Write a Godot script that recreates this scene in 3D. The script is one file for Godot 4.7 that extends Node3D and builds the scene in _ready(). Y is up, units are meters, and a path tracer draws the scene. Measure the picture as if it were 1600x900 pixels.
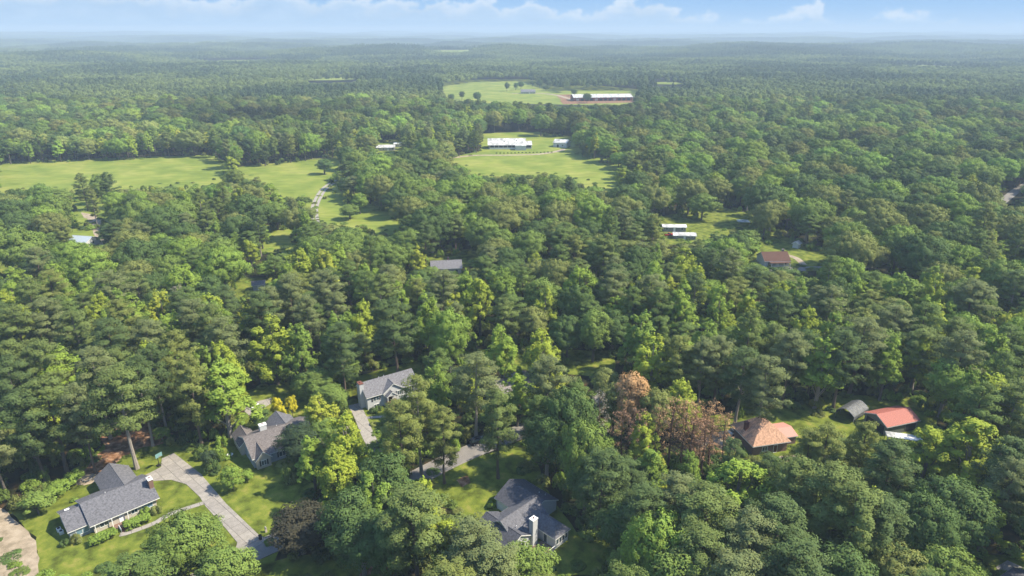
extends Node3D
# A wooded suburb and its farm fields seen from a hundred metres up. Metres, y up, the camera above the origin looking towards -z.

const EYE := Vector3(0, 100, 0)
var rng := RandomNumberGenerator.new()
var used := {}
var M := {}
var shapes := {}          # kind -> array of {trunk, crown}
var stood := []           # every tree within reach: {kind, at, h, r, tone, turn, v}
var sights := []          # open ground that no tree hides: {poly, box}
var bare := []            # footprints without tree trunks
var cells := {}
var low_noise := FastNoiseLite.new()
var mid_noise := FastNoiseLite.new()

const NOMINAL := {"pine": Vector2(24, 5.2), "broadleaf": Vector2(18, 6.0), "broadleaf_wide": Vector2(18, 9.0), "broadleaf_small": Vector2(6, 3.0), "poplar": Vector2(22, 4.9), "dead_pine": Vector2(19, 3.6)}
const TONES := {
	"pine": [Color(.150, .196, .056), Color(.098, .144, .048), Color(.168, .200, .076), Color(.192, .222, .058), Color(.126, .184, .048)],
	"broadleaf": [Color(.168, .238, .052), Color(.096, .152, .044), Color(.205, .232, .066), Color(.205, .300, .052), Color(.055, .085, .040), Color(.062, .058, .036), Color(.48, .29, .14)],
	"poplar": [Color(.285, .345, .042), Color(.220, .310, .046), Color(.325, .360, .046), Color(.180, .265, .046), Color(.52, .46, .030)],
	"dead_pine": [Color(.52, .32, .17), Color(.43, .255, .16), Color(.40, .36, .29)],
}


# ---------------------------------------------------------------- naming
func numbered(called: String) -> String:
	var n: int = used.get(called, 0)
	used[called] = n + 1
	return called if n == 0 else "%s_%03d" % [called, n]


func tag(o: Node3D, label: String, category := "", group := "", kind := "") -> Node3D:
	if label: o.set_meta("label", label)
	if category: o.set_meta("category", category)
	if group: o.set_meta("group", group)
	if kind: o.set_meta("kind", kind)
	return o


func thing(called: String, label: String, category: String, at: Vector3, turn := 0.0, group := "") -> Node3D:
	var o := Node3D.new()
	o.name = numbered(called)
	o.position = at
	o.rotation_degrees.y = turn
	add_child(o)
	tag(o, label, category, group)
	return o


func part(parent: Node3D, called: String, mesh: Mesh, mat: Material) -> MeshInstance3D:
	var o := MeshInstance3D.new()
	o.mesh = mesh
	o.material_override = mat
	o.name = called if parent != self else numbered(called)
	if parent != self and parent.has_node(NodePath(called)):
		var n := 1
		while parent.has_node(NodePath("%s_%03d" % [called, n])): n += 1
		o.name = "%s_%03d" % [called, n]
	parent.add_child(o, true)
	return o


# ---------------------------------------------------------------- plain solids
class Solid:
	var st := SurfaceTool.new()
	func _init() -> void:
		st.begin(Mesh.PRIMITIVE_TRIANGLES)
		st.set_smooth_group(-1)
	func tri(a: Vector3, b: Vector3, c: Vector3) -> void:
		st.add_vertex(a); st.add_vertex(b); st.add_vertex(c)
	func quad(a: Vector3, b: Vector3, c: Vector3, d: Vector3) -> void:
		tri(a, b, c); tri(a, c, d)
	func hull(bottom: Array, top: Array) -> void:
		# two rings of the same length, both clockwise seen from above
		var n := bottom.size()
		for i in n:
			var j := (i + 1) % n
			quad(bottom[i], bottom[j], top[j], top[i])
		for i in range(1, n - 1):
			tri(top[0], top[i], top[i + 1])
			tri(bottom[0], bottom[i + 1], bottom[i])
	func box(lo: Vector3, hi: Vector3, bevel := 0.0) -> void:
		var b := bevel
		var B := [Vector3(lo.x, lo.y, lo.z), Vector3(hi.x, lo.y, lo.z), Vector3(hi.x, lo.y, hi.z), Vector3(lo.x, lo.y, hi.z)]
		var T := [Vector3(lo.x, hi.y - b, lo.z), Vector3(hi.x, hi.y - b, lo.z), Vector3(hi.x, hi.y - b, hi.z), Vector3(lo.x, hi.y - b, hi.z)]
		hull(B, T)
		if b > 0.0:
			hull(T, [Vector3(lo.x + b, hi.y, lo.z + b), Vector3(hi.x - b, hi.y, lo.z + b), Vector3(hi.x - b, hi.y, hi.z - b), Vector3(lo.x + b, hi.y, hi.z - b)])
	func tube(a: Vector3, b: Vector3, ra: float, rb: float, sides := 6) -> void:
		var d := (b - a).normalized()
		var s := d.cross(Vector3.UP if absf(d.y) < 0.9 else Vector3.RIGHT).normalized()
		var t := d.cross(s)
		for i in sides:
			var p := s * cos(TAU * i / sides) + t * sin(TAU * i / sides)
			var q := s * cos(TAU * (i + 1) / sides) + t * sin(TAU * (i + 1) / sides)
			quad(a + q * ra, a + p * ra, b + p * rb, b + q * rb)
			tri(b, b + q * rb, b + p * rb)
			tri(a, a + p * ra, a + q * ra)
	func done() -> ArrayMesh:
		st.generate_normals()
		return st.commit()


func box_mesh(lo: Vector3, hi: Vector3, bevel := 0.0) -> ArrayMesh:
	var s := Solid.new()
	s.box(lo, hi, bevel)
	return s.done()


# ---------------------------------------------------------------- materials
func noise_map(freq: float, octaves: int, colors: Array, at: Array, seed_: int, kind := FastNoiseLite.TYPE_SIMPLEX_SMOOTH) -> NoiseTexture2D:
	var n := FastNoiseLite.new()
	n.seed = seed_
	n.noise_type = kind
	n.frequency = freq
	n.fractal_octaves = octaves
	n.fractal_gain = 0.6
	var g := Gradient.new()
	g.offsets = PackedFloat32Array(at)
	g.colors = PackedColorArray(colors)
	var t := NoiseTexture2D.new()
	t.width = 512
	t.height = 512
	t.seamless = true
	t.noise = n
	t.color_ramp = g
	return t


func mat(called: String, color: Color, rough := 0.9, tex: Texture2D = null, scale := 1.0, detail: Texture2D = null, dscale := 1.0) -> StandardMaterial3D:
	# color is a linear base colour
	var m := StandardMaterial3D.new()
	m.resource_name = called
	m.albedo_color = color.linear_to_srgb()
	m.roughness = rough
	m.metallic_specular = 0.3
	if tex:
		m.albedo_texture = tex
		m.uv1_triplanar = true
		m.uv1_world_triplanar = true
		m.uv1_scale = Vector3.ONE * scale
	if detail:
		m.detail_enabled = true
		m.detail_albedo = detail
		m.detail_blend_mode = BaseMaterial3D.BLEND_MODE_MUL
		m.detail_uv_layer = BaseMaterial3D.DETAIL_UV_2
		m.uv2_triplanar = true
		m.uv2_world_triplanar = true
		m.uv2_scale = Vector3.ONE * dscale
	M[called] = m
	return m


func leaf_mat(called: String, color: Color) -> StandardMaterial3D:
	var m := StandardMaterial3D.new()
	m.resource_name = called
	m.albedo_color = color.linear_to_srgb()
	m.vertex_color_use_as_albedo = true
	m.roughness = 0.75
	m.metallic_specular = 0.22
	m.backlight_enabled = true
	m.backlight = Color(0.42, 0.5, 0.2)
	M[called] = m
	return m


func make_materials() -> void:
	var W := Color.WHITE
	var mott := noise_map(0.012, 5, [Color(.55, .55, .55), Color(.8, .8, .78), W], [0.2, 0.5, 0.85], 3)
	var fine := noise_map(0.09, 4, [Color(.62, .62, .62), Color(.86, .86, .86), W], [0.15, 0.5, 0.85], 5)
	var roofy := noise_map(0.02, 5, [Color(.66, .66, .67), Color(.84, .84, .85), Color(.98, .98, 1)], [0.2, 0.5, 0.8], 31)
	var speck := noise_map(0.2, 2, [Color(.56, .56, .58), Color(.84, .84, .84), W], [0.25, 0.5, 0.75], 6)
	var grass := noise_map(0.011, 6, [Color(.33, .37, .13), Color(.425, .48, .175), Color(.50, .545, .205), Color(.59, .58, .29)], [0.2, 0.42, 0.66, 0.9], 11)
	var hay := noise_map(0.008, 4, [Color(.50, .56, .25), Color(.555, .60, .28), Color(.60, .625, .31), Color(.655, .655, .37)], [0.2, 0.45, 0.65, 0.9], 12)
	var mown := noise_map(0.02, 3, [Color(.86, .87, .84), Color(.96, .96, .95), W], [0.25, 0.5, 0.75], 33)
	var floor_ := noise_map(0.014, 6, [Color(.10, .12, .06), Color(.15, .17, .07), Color(.24, .21, .12), Color(.36, .27, .18)], [0.2, 0.5, 0.68, 0.9], 13)
	var soil := noise_map(0.013, 6, [Color(.40, .30, .20), Color(.55, .40, .29), Color(.66, .51, .40), Color(.72, .60, .49)], [0.2, 0.45, 0.65, 0.85], 14)
	var tan := noise_map(0.012, 6, [Color(.60, .55, .47), Color(.70, .64, .56), Color(.76, .70, .62)], [0.2, 0.5, 0.8], 15)
	var conc := noise_map(0.010, 6, [Color(.665, .645, .62), Color(.70, .68, .655), Color(.735, .71, .685)], [0.15, 0.5, 0.8], 16)
	var tar := noise_map(0.012, 6, [Color(.60, .59, .575), Color(.63, .615, .60), Color(.66, .645, .625)], [0.15, 0.5, 0.8], 17)
	mat("ground", W, 1.0, floor_, 0.03, fine, 0.4)
	mat("lawn", W, 1.0, grass, 0.035, fine, 0.45)
	mat("hayfield", Color(.70, .735, .60), 1.0, hay, 0.006, mown, 1.0)
	M["hayfield"].uv2_scale = Vector3(0.004, 0.02, 0.03)
	mat("soil", W, 1.0, soil, 0.06, fine, 0.5)
	mat("bare_drive", W, 1.0, tan, 0.05, fine, 0.5)
	mat("concrete", Color(.84, .825, .81), 0.9, conc, 0.11, fine, 0.25)
	mat("concrete_pale", Color(.94, .925, .90), 0.9, conc, 0.13, fine, 0.25)
	mat("joint", Color(.10, .095, .085), 1.0)
	mat("road", Color(.80, .785, .78), 0.9, tar, 0.05, fine, 0.2)
	mat("shingle_grey", Color(.285, .285, .305), 0.92, roofy, 0.16, speck, 1.3)
	mat("shingle_shaded", Color(.175, .18, .205), 0.92, roofy, 0.16, speck, 1.3)  # darker copy of the grey shingles, slope shade put into the colour
	mat("shingle_taupe", Color(.32, .285, .265), 0.92, roofy, 0.16, speck, 1.3)
	mat("shingle_tan", Color(.50, .45, .41), 0.92, roofy, 0.16, speck, 1.3)
	mat("shingle_silver", Color(.36, .355, .37), 0.92, roofy, 0.16, speck, 1.3)
	mat("shingle_orange", Color(1.0, .60, .385), 0.92, roofy, 0.16, speck, 1.3)
	mat("shingle_brown", Color(.24, .13, .095), 0.92, roofy, 0.16, speck, 1.3)
	mat("tin_pink", Color(.78, .36, .29), 0.6, fine, 0.3)
	mat("tin_red", Color(.78, .27, .21), 0.6, fine, 0.1, speck, 0.4)
	mat("tin_grey", Color(.34, .35, .37), 0.4, mott, 0.2, speck, 0.6)
	mat("tin_white", Color(.80, .80, .80), 0.5, mott, 0.03)
	mat("tin_blue", Color(.50, .58, .66), 0.5, fine, 0.2)
	mat("siding_white", Color(.72, .74, .76), 0.7, fine, 0.6)
	mat("siding_cream", Color(.66, .60, .52), 0.7, fine, 0.6)
	mat("siding_grey", Color(.34, .34, .33), 0.8, fine, 0.6)
	mat("siding_blue_shade", Color(.42, .48, .54), 0.8, fine, 0.6)  # blue tint holds the wall shade of the taupe house
	mat("siding_olive", Color(.22, .23, .20), 0.8, fine, 0.6)
	mat("brick", Color(.30, .19, .15), 0.9, speck, 0.9)
	mat("brick_red", Color(.24, .10, .075), 0.9, speck, 0.9)
	mat("barn_red", Color(.36, .10, .07), 0.85, fine, 0.2)
	mat("trim", Color(.78, .78, .76), 0.6)
	mat("shutter", Color(.035, .037, .045), 0.6)
	mat("door_dark", Color(.10, .04, .035), 0.6)
	mat("opening_shade", Color(.02, .02, .022), 1.0)  # near-black fill, the shade inside openings put into its colour
	mat("wood", Color(.26, .16, .105), 0.85, speck, 0.8)
	mat("wood_grey", Color(.30, .26, .22), 0.85, speck, 0.8)
	mat("stone", Color(.42, .40, .37), 0.95, speck, 0.8)
	mat("steel", Color(.45, .46, .48), 0.4).metallic = 0.6
	mat("teal_board", Color(.16, .30, .30), 0.5)
	mat("white_paint", Color(.80, .80, .80), 0.4)
	mat("car_black", Color(.012, .012, .015), 0.2)
	mat("car_red", Color(.42, .03, .025), 0.25)
	mat("car_white", Color(.78, .78, .78), 0.25)
	mat("rubber", Color(.02, .02, .02), 0.9)
	mat("bark_pine", Color(.19, .145, .115), 0.95, speck, 0.5)
	mat("bark_grey", Color(.17, .15, .13), 0.95, speck, 0.5)
	mat("bark_pale", Color(.42, .37, .32), 0.95, speck, 0.5)
	mat("bark_dead", Color(.19, .11, .075), 0.95, speck, 0.5)
	var g := mat("glass", Color(.05, .075, .095), 0.12)
	g.metallic_specular = 0.8
	mat("glass_blue", Color(.16, .26, .33), 0.2).metallic_specular = 0.7
	for k in TONES:
		for i in TONES[k].size():
			leaf_mat("%s_%d" % [k, i], TONES[k][i])
	leaf_mat("leaf", Color.WHITE)


# ---------------------------------------------------------------- foliage
class Leaves:
	var v := PackedVector3Array()
	var n := PackedVector3Array()
	var c := PackedColorArray()
	var ix := PackedInt32Array()
	var rng: RandomNumberGenerator
	func ball() -> Vector3:
		var z := rng.randf_range(-1, 1)
		var a := rng.randf() * TAU
		var r := sqrt(1 - z * z)
		return Vector3(r * cos(a), z, r * sin(a))
	func leaf(p: Vector3, face: Vector3, soft: Vector3, w: float, h: float, col: Color) -> void:
		var s := face.cross(ball())
		if s.length_squared() < 0.01: s = face.cross(Vector3(0.3, 0.9, 0.2))
		s = s.normalized()
		var t := face.cross(s)
		s *= w
		t *= h
		var k := v.size()
		v.append(p - s * 0.6 - t); v.append(p - s + t * 0.3); v.append(p + s * 0.2 + t); v.append(p + s - t * 0.2)
		for i in 4:
			n.append(soft)
			c.append(col)
		# the side towards `face` is the front (clockwise)
		var g := (v[k + 2] - v[k]).cross(v[k + 1] - v[k])
		if g.dot(face) > 0.0:
			for i in [k, k + 1, k + 2, k, k + 2, k + 3]: ix.append(i)
		else:
			for i in [k, k + 2, k + 1, k, k + 3, k + 2]: ix.append(i)
	func clump(at: Vector3, r: Vector3, count: int, size: float, slim: float, tint: float, up := 0.25, spread := 0.75, heart := Vector3.ZERO) -> void:
		for i in count:
			var d := ball()
			if d.y < -0.35: d.y = -d.y * 0.6
			d = d.normalized()
			var p := at + d * r * (0.62 + 0.46 * rng.randf())
			var whole := ((p - heart) * Vector3(1, 0.6, 1)).normalized() if heart != Vector3.ZERO else d
			var face := (d * 0.8 + whole * 0.6 + ball() * spread + Vector3.UP * up).normalized()
			var soft := (face * 0.6 + d * 0.5 + whole * 0.75).normalized()
			var f := tint * rng.randf_range(0.80, 1.20)
			var warm := rng.randf_range(-0.08, 0.08)
			leaf(p, face, soft, size * rng.randf_range(0.6, 1.25), size * slim * rng.randf_range(0.6, 1.25), Color(f * (1.0 + warm), f, f * (1.0 - warm)))
	func done(into: ArrayMesh = null) -> ArrayMesh:
		var a := []
		a.resize(Mesh.ARRAY_MAX)
		a[Mesh.ARRAY_VERTEX] = v
		a[Mesh.ARRAY_NORMAL] = n
		a[Mesh.ARRAY_COLOR] = c
		a[Mesh.ARRAY_INDEX] = ix
		var m := into if into else ArrayMesh.new()
		m.add_surface_from_arrays(Mesh.PRIMITIVE_TRIANGLES, a)
		return m


func new_leaves() -> Leaves:
	var l := Leaves.new()
	l.rng = rng
	return l


func make_pine(dead := false) -> Dictionary:
	var t := Solid.new()
	var l := new_leaves()
	var h := 19.0 if dead else 24.0
	var lean := Vector3(rng.randf_range(-.5, .5), 0, rng.randf_range(-.5, .5))
	var spine := func(y: float) -> Vector3: return Vector3(0, y, 0) + lean * (y / h) * (y / h) + Vector3(sin(y * 0.35) * 0.12, 0, cos(y * 0.3) * 0.12)
	var last := 0.0
	for k in 8:
		var y := h * (k + 1) / 8.0 * 0.97
		t.tube(spine.call(last), spine.call(y), 0.36 * (1.0 - last / h * 0.85) + (0.12 if k == 0 else 0.0), 0.36 * (1.0 - y / h * 0.85), 7)
		last = y
	var start := h * rng.randf_range(0.28, 0.42) if not dead else h * 0.3
	var reach := 5.0 if not dead else 3.4
	var whorls := 38 if not dead else 30
	var a := rng.randf() * TAU
	for i in whorls:
		var f := (i + rng.randf() * 0.8) / whorls
		var y := lerpf(start, h * 0.985, f)
		a += 2.39 + rng.randf_range(-.5, .5)
		var prof := pow(maxf(0.0, 1.0 - pow(f, 2.6)), 0.6) * (0.7 + 0.3 * minf(1.0, f * 3.5))
		var len_ := reach * prof * rng.randf_range(0.62, 1.12) + 0.35
		var root: Vector3 = spine.call(y)
		var dir := Vector3(cos(a), rng.randf_range(0.02, 0.42) + f * 0.3, sin(a)).normalized()
		var tip := root + dir * len_
		t.tube(root, tip, 0.085 * (1.2 - f), 0.025, 3)
		if dead:
			for j in 5:
				var q := root.lerp(tip, rng.randf_range(0.3, 1.0))
				var e := q + (l.ball() * 0.7 + dir * 0.6 + Vector3.UP * 0.25) * rng.randf_range(0.5, 1.1)
				t.tube(q, e, 0.03, 0.012, 3)
				l.clump(e, Vector3(.6, .5, .6), 8, 0.15, 0.6, rng.randf_range(0.7, 1.25))
			l.clump(tip, Vector3(.65, .5, .65), 10, 0.15, 0.6, rng.randf_range(0.7, 1.25))
			continue
		var tint := rng.randf_range(0.78, 1.2)
		var count := 2 + int(len_ > 2.4) + int(len_ > 3.6)
		for j in count:
			var g := 1.0 - j / float(count) * 0.78
			var side := dir.cross(Vector3.UP).normalized() * rng.randf_range(-0.9, 0.9) * len_ * 0.22
			var q := root.lerp(tip, g) + side
			t.tube(root.lerp(tip, g * 0.8), q, 0.035, 0.012, 3)
			var s := rng.randf_range(0.72, 1.12)
			l.clump(q + Vector3.UP * 0.15, Vector3(1.08, 0.92, 1.08) * s, int(124 * s), 0.185, 0.55, tint * rng.randf_range(0.85, 1.15), 0.3, 0.85, spine.call(lerpf(start, h, 0.4)))
	if not dead:
		l.clump(spine.call(h * 0.985), Vector3(.8, .9, .8), 90, 0.21, 0.55, 1.05, 0.3, 0.9)
	return {"trunk": t.done(), "crown": l.done()}


func make_broadleaf(wide := false) -> Dictionary:
	# 18 m high, 6 m in radius; the wide kind 9 m
	var t := Solid.new()
	var l := new_leaves()
	t.tube(Vector3(0, 0, 0), Vector3(.1, 4.5, .05), 0.52, 0.36, 8)
	t.tube(Vector3(.1, 4.5, .05), Vector3(0, 12.5, 0), 0.36, 0.12, 6)
	var spots := []
	var tries := 0
	var want := 74 if not wide else 150
	var span := 5.5 if not wide else 8.4
	while spots.size() < want and tries < 4000:
		tries += 1
		var d := l.ball()
		if d.y < -0.75: continue
		var k := pow(rng.randf(), 0.35) * 0.86
		var e := d * k
		var wob := 1.0 + 0.16 * sin(3.0 * atan2(d.z, d.x) + spots.size() * 0.02) + 0.1 * d.x
		var p := Vector3(e.x * span * wob, 10.4 + e.y * (7.0 if e.y > 0 else 7.6), e.z * span * wob)
		if p.y < 10.4: p = Vector3(p.x * (1.0 - (10.4 - p.y) * 0.05), p.y, p.z * (1.0 - (10.4 - p.y) * 0.05))
		var ok := true
		for s in spots:
			if s.distance_squared_to(p) < 2.0: ok = false; break
		if ok: spots.append(p)
	for p in spots:
		var r := rng.randf_range(1.05, 1.75) * (1.0 if p.y > 6.0 else 0.85)
		if spots.find(p) % 3 == 0: t.tube(Vector3(0, minf(p.y * 0.55, 9.0), 0), p, 0.12, 0.03, 3)
		l.clump(p, Vector3(r, r * 0.95, r), int(88 * r + 18), 0.21, 0.85, rng.randf_range(0.76, 1.22), 0.25, 0.65, Vector3(0, 9.0, 0))
	return {"trunk": t.done(), "crown": l.done()}


func make_small_tree() -> Dictionary:
	# 6 m high, 3 m in radius, leafy almost to the ground
	var t := Solid.new()
	var l := new_leaves()
	t.tube(Vector3.ZERO, Vector3(.1, 3.6, 0), 0.14, 0.05, 6)
	for i in 52:
		var d := l.ball()
		if d.y < -0.6: d.y = -d.y
		var k := pow(rng.randf(), 0.4) * 0.9
		var p := Vector3(d.x * 2.5 * k, 3.1 + d.y * 2.4 * k, d.z * 2.5 * k)
		if i % 6 == 0: t.tube(Vector3(0, 1.2, 0), p, 0.05, 0.02, 3)
		var r := rng.randf_range(0.45, 0.8)
		l.clump(p, Vector3(r, r * .95, r), int(90 * r), 0.15, 0.85, rng.randf_range(.78, 1.2), 0.25, 0.65, Vector3(0, 2.4, 0))
	return {"trunk": t.done(), "crown": l.done()}


func make_poplar() -> Dictionary:
	# 22 m high, 5 m in radius: several upright lobes with ragged tips
	var t := Solid.new()
	var l := new_leaves()
	t.tube(Vector3.ZERO, Vector3(.1, 8, 0), 0.42, 0.3, 7)
	t.tube(Vector3(.1, 8, 0), Vector3(0, 18.5, .1), 0.3, 0.06, 6)
	var lobes := [[Vector3(rng.randf_range(-.5, .5), 16.2, rng.randf_range(-.5, .5)), Vector3(2.3, 5.4, 2.3)]]
	var a := rng.randf() * TAU
	var many := 7 + rng.randi() % 3
	for i in many:
		a += 2.39 + rng.randf_range(-.5, .5)
		var f := i / float(many)
		var y := lerpf(6.0, 16.5, f) + rng.randf_range(-.8, .8)
		var out := lerpf(3.0, 1.9, f) * rng.randf_range(.8, 1.15)
		lobes.append([Vector3(cos(a) * out, y, sin(a) * out), Vector3(2.1, lerpf(2.6, 3.8, f), 2.1) * rng.randf_range(.85, 1.15)])
	for e in lobes:
		var c: Vector3 = e[0]
		var r: Vector3 = e[1]
		t.tube(Vector3(0, maxf(2.0, c.y - r.y - 2.0), 0), c + Vector3(0, r.y * .5, 0), 0.13, 0.03, 4)
		var base := rng.randf_range(0.85, 1.15)
		for i in 13:
			var d := l.ball()
			if d.y < -0.5: d.y = -d.y
			var p := c + d * r * rng.randf_range(0.62, 0.98)
			var q := rng.randf_range(0.62, 1.02)
			var tint := base * rng.randf_range(0.8, 1.22)
			l.clump(p, Vector3(q, q * 1.15, q), int(94 * q), 0.195, 0.85, tint, 0.25, 0.7, (c * Vector3(.5, 1, .5) + Vector3(0, -2, 0)))
			if d.y > 0.2 and rng.randf() < 0.5: l.clump(p + Vector3(d.x * .3, q * 1.3, d.z * .3), Vector3(q * .5, q * .8, q * .5), 16, 0.2, 0.9, tint * 1.04, 0.3, 0.75)
	return {"trunk": t.done(), "crown": l.done()}


func make_far_tree(round_: bool) -> ArrayMesh:
	# 18 m high, 6 m in radius, few large leaf clumps
	var l := new_leaves()
	for i in 30:
		var d := l.ball()
		d.y = absf(d.y) - 0.25
		var k := rng.randf_range(0.5, 0.85)
		var p: Vector3
		if round_: p = Vector3(d.x * k * 5.2, 10.6 + d.y * 6.2, d.z * k * 5.2)
		else:
			var f := rng.randf()
			p = Vector3(d.x * k * 4.6 * (1.05 - f * 0.6), 7.5 + f * 8.8, d.z * k * 4.6 * (1.05 - f * 0.6))
		var r := rng.randf_range(1.5, 2.2)
		l.clump(p, Vector3(r, r * .85, r), 17, 0.62, 0.85, rng.randf_range(0.80, 1.18), 0.25, 0.5, Vector3(0, 8.0, 0))
	return l.done()


func make_patch(side: float, count: int) -> ArrayMesh:
	# a piece of closed forest: many crowns close together
	var l := new_leaves()
	for i in count:
		var at := Vector3(rng.randf_range(-.5, .5) * side * 1.12, 0, rng.randf_range(-.5, .5) * side * 1.12)
		var h := rng.randf_range(13, 23)
		var r := rng.randf_range(3.2, 5.2)
		var tint := rng.randf_range(0.62, 1.4)
		for j in 4:
			var f := j / 3.0
			l.clump(at + Vector3(rng.randf_range(-1, 1) * r * .4, h * (0.62 + 0.36 * f), rng.randf_range(-1, 1) * r * .4), Vector3(r, h * .10, r) * (1.05 - 0.62 * f), 10, 1.35, 0.85, tint * rng.randf_range(.85, 1.15), 0.35, 0.55, at + Vector3(0, h * .6, 0))
	return l.done()


func make_bush(size := 1.0) -> ArrayMesh:
	# one metre high, one in radius
	var l := new_leaves()
	for i in 24:
		var d := l.ball()
		d.y = absf(d.y)
		l.clump(Vector3(d.x * .62, 0.12 + d.y * .58, d.z * .62), Vector3(.3, .26, .3), 44, 0.07, 0.85, rng.randf_range(.76, 1.22), 0.3, 0.7)
	return l.done()


func make_hedge(len_: float, w: float, h: float) -> ArrayMesh:
	var l := new_leaves()
	for i in int(len_ * w * 6.0 + len_ * h * 9.0):
		var p := Vector3(rng.randf_range(-.5, .5) * (len_ - .5), rng.randf_range(.2, 1.0) * (h - .3), rng.randf_range(-.5, .5) * (w - .5))
		if rng.randf() < 0.5: p.y = h - .35
		l.clump(p, Vector3(.36, .34, .36), 40, 0.10, 0.85, rng.randf_range(.8, 1.2), 0.35, 0.7)
	return l.done()


func joined(d: Dictionary, leaf: Material, bark: Material) -> ArrayMesh:
	var m := ArrayMesh.new()
	var a: ArrayMesh = d.crown
	var b: ArrayMesh = d.trunk
	m.add_surface_from_arrays(Mesh.PRIMITIVE_TRIANGLES, a.surface_get_arrays(0))
	m.add_surface_from_arrays(Mesh.PRIMITIVE_TRIANGLES, b.surface_get_arrays(0))
	m.surface_set_material(0, leaf)
	m.surface_set_material(1, bark)
	return m


func scatter(called: String, label: String, mesh: Mesh, mat_: Material, places: Array, colors: Array, parent: Node3D = null) -> void:
	if places.is_empty(): return
	var mm := MultiMesh.new()
	mm.transform_format = MultiMesh.TRANSFORM_3D
	mm.use_colors = true
	mm.mesh = mesh
	mm.instance_count = places.size()
	for i in places.size():
		mm.set_instance_transform(i, places[i])
		mm.set_instance_color(i, colors[i])
	var o := MultiMeshInstance3D.new()
	o.multimesh = mm
	if mat_: o.material_override = mat_
	if parent:
		o.name = called if not parent.has_node(NodePath(called)) else "%s_%03d" % [called, parent.get_child_count()]
		parent.add_child(o, true)
		o.set_meta("kind", "stuff")
	else:
		o.name = numbered(called)
		add_child(o, true)
		tag(o, label, "", "", "stuff")


# ---------------------------------------------------------------- where things may stand
func sight(_what: String, pts: Array) -> void:
	var p := PackedVector2Array(pts)
	var b := Rect2(p[0], Vector2.ZERO)
	for q in p: b = b.expand(q)
	sights.append({"poly": p, "box": b})


func in_sight(q: Vector2) -> bool:
	for s in sights:
		if s.box.has_point(q) and Geometry2D.is_point_in_polygon(q, s.poly): return true
	return false


func open_ground(pts: Array) -> void:
	var p := PackedVector2Array(pts)
	var b := Rect2(p[0], Vector2.ZERO)
	for q in p: b = b.expand(q)
	bare.append({"poly": p, "box": b})


func on_bare(q: Vector2, grow := 0.0) -> bool:
	for s in bare:
		if s.box.grow(grow).has_point(q):
			if Geometry2D.is_point_in_polygon(q, s.poly): return true
			if grow > 0.0:
				for i in 8:
					if Geometry2D.is_point_in_polygon(q + Vector2.from_angle(i * PI / 4) * grow, s.poly): return true
	return false


func hides(q: Vector2, h: float, r: float) -> bool:
	# would a tree of that height stand between the eye and open ground?
	var most := 100.0 / (100.0 - minf(h, 60.0))
	var side := Vector2(-q.y, q.x).normalized() * r * 0.8
	for k in 6:
		var f := lerpf(1.0, most, k / 5.0)
		var w := 0.35 if k == 0 else (0.8 if k == 5 else 1.0)
		if in_sight(q * f) or in_sight((q + side * w) * f) or in_sight((q - side * w) * f): return true
	return false


func shades(q: Vector2, h: float, r: float) -> bool:
	# would its shadow fall on a roof or lawn that lies in the sun?
	if q.length() > 260.0: return false
	var away := Vector2(-1.0, 0.0)
	for e in SUNNY:
		var d: Vector2 = e[0] - q
		var f := d.dot(away)
		if f > -1.0 and f < (h - e[2]) / 1.1 and absf(d.cross(away)) < e[1] + r * 0.5: return true
	return false


func key(q: Vector2) -> Vector2i:
	return Vector2i(floori(q.x / 8.0), floori(q.y / 8.0))


func crowded(q: Vector2, r: float, share: float) -> bool:
	var c := key(q)
	for i in range(-2, 3):
		for j in range(-2, 3):
			for t in cells.get(c + Vector2i(i, j), []):
				if t.at.distance_to(q) < (t.r + r) * share: return true
	return false


func stand(kind: String, x: float, z: float, h: float, r: float, tone := -1, picked := true) -> void:
	var q := Vector2(x, z)
	var t := {"kind": kind, "at": q, "h": h, "r": r, "tone": tone, "form": "broadleaf_small" if h < 9.0 else ("broadleaf_wide" if kind == "broadleaf" and r > 7.0 else kind), "turn": rng.randf() * TAU, "v": rng.randi(), "picked": picked}
	stood.append(t)
	var c := key(q)
	if not cells.has(c): cells[c] = []
	cells[c].append(t)


func hill(x: float, z: float) -> float:
	var r := sqrt(x * x + z * z)
	if r < 1500.0: return 0.0
	var a := smoothstep(1500.0, 3400.0, r)
	var y := low_noise.get_noise_2d(x, z) * 40.0 * a
	y += a * 14.0 * exp(-pow((r - 3300.0 - x * 0.25) / 520.0, 2.0)) * smoothstep(-1500.0, -500.0, x)
	y += a * 12.0 * exp(-pow((r - 2300.0 + x * 0.3) / 330.0, 2.0)) * (1.0 - smoothstep(-900.0, -100.0, x))
	var b := smoothstep(4500.0, 12000.0, r)
	y += b * (18.0 + 45.0 * low_noise.get_noise_2d(x * 0.4 + 900.0, z * 0.4)) + b * 22.0 * (1.0 - smoothstep(-6000.0, 2000.0, x))
	return y


# ---------------------------------------------------------------- ground sheets
func ragged(pts: Array, step: float, amount: float) -> PackedVector2Array:
	var out := PackedVector2Array()
	for i in pts.size():
		var a: Vector2 = pts[i]
		var b: Vector2 = pts[(i + 1) % pts.size()]
		var n := maxi(1, int(a.distance_to(b) / step))
		var across := (b - a).orthogonal().normalized()
		for k in n:
			var q := a.lerp(b, k / float(n))
			out.append(q + across * amount * (mid_noise.get_noise_2d(q.x * 9.0, q.y * 9.0) * 1.6 if amount > 0 else 0.0))
	return out


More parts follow.
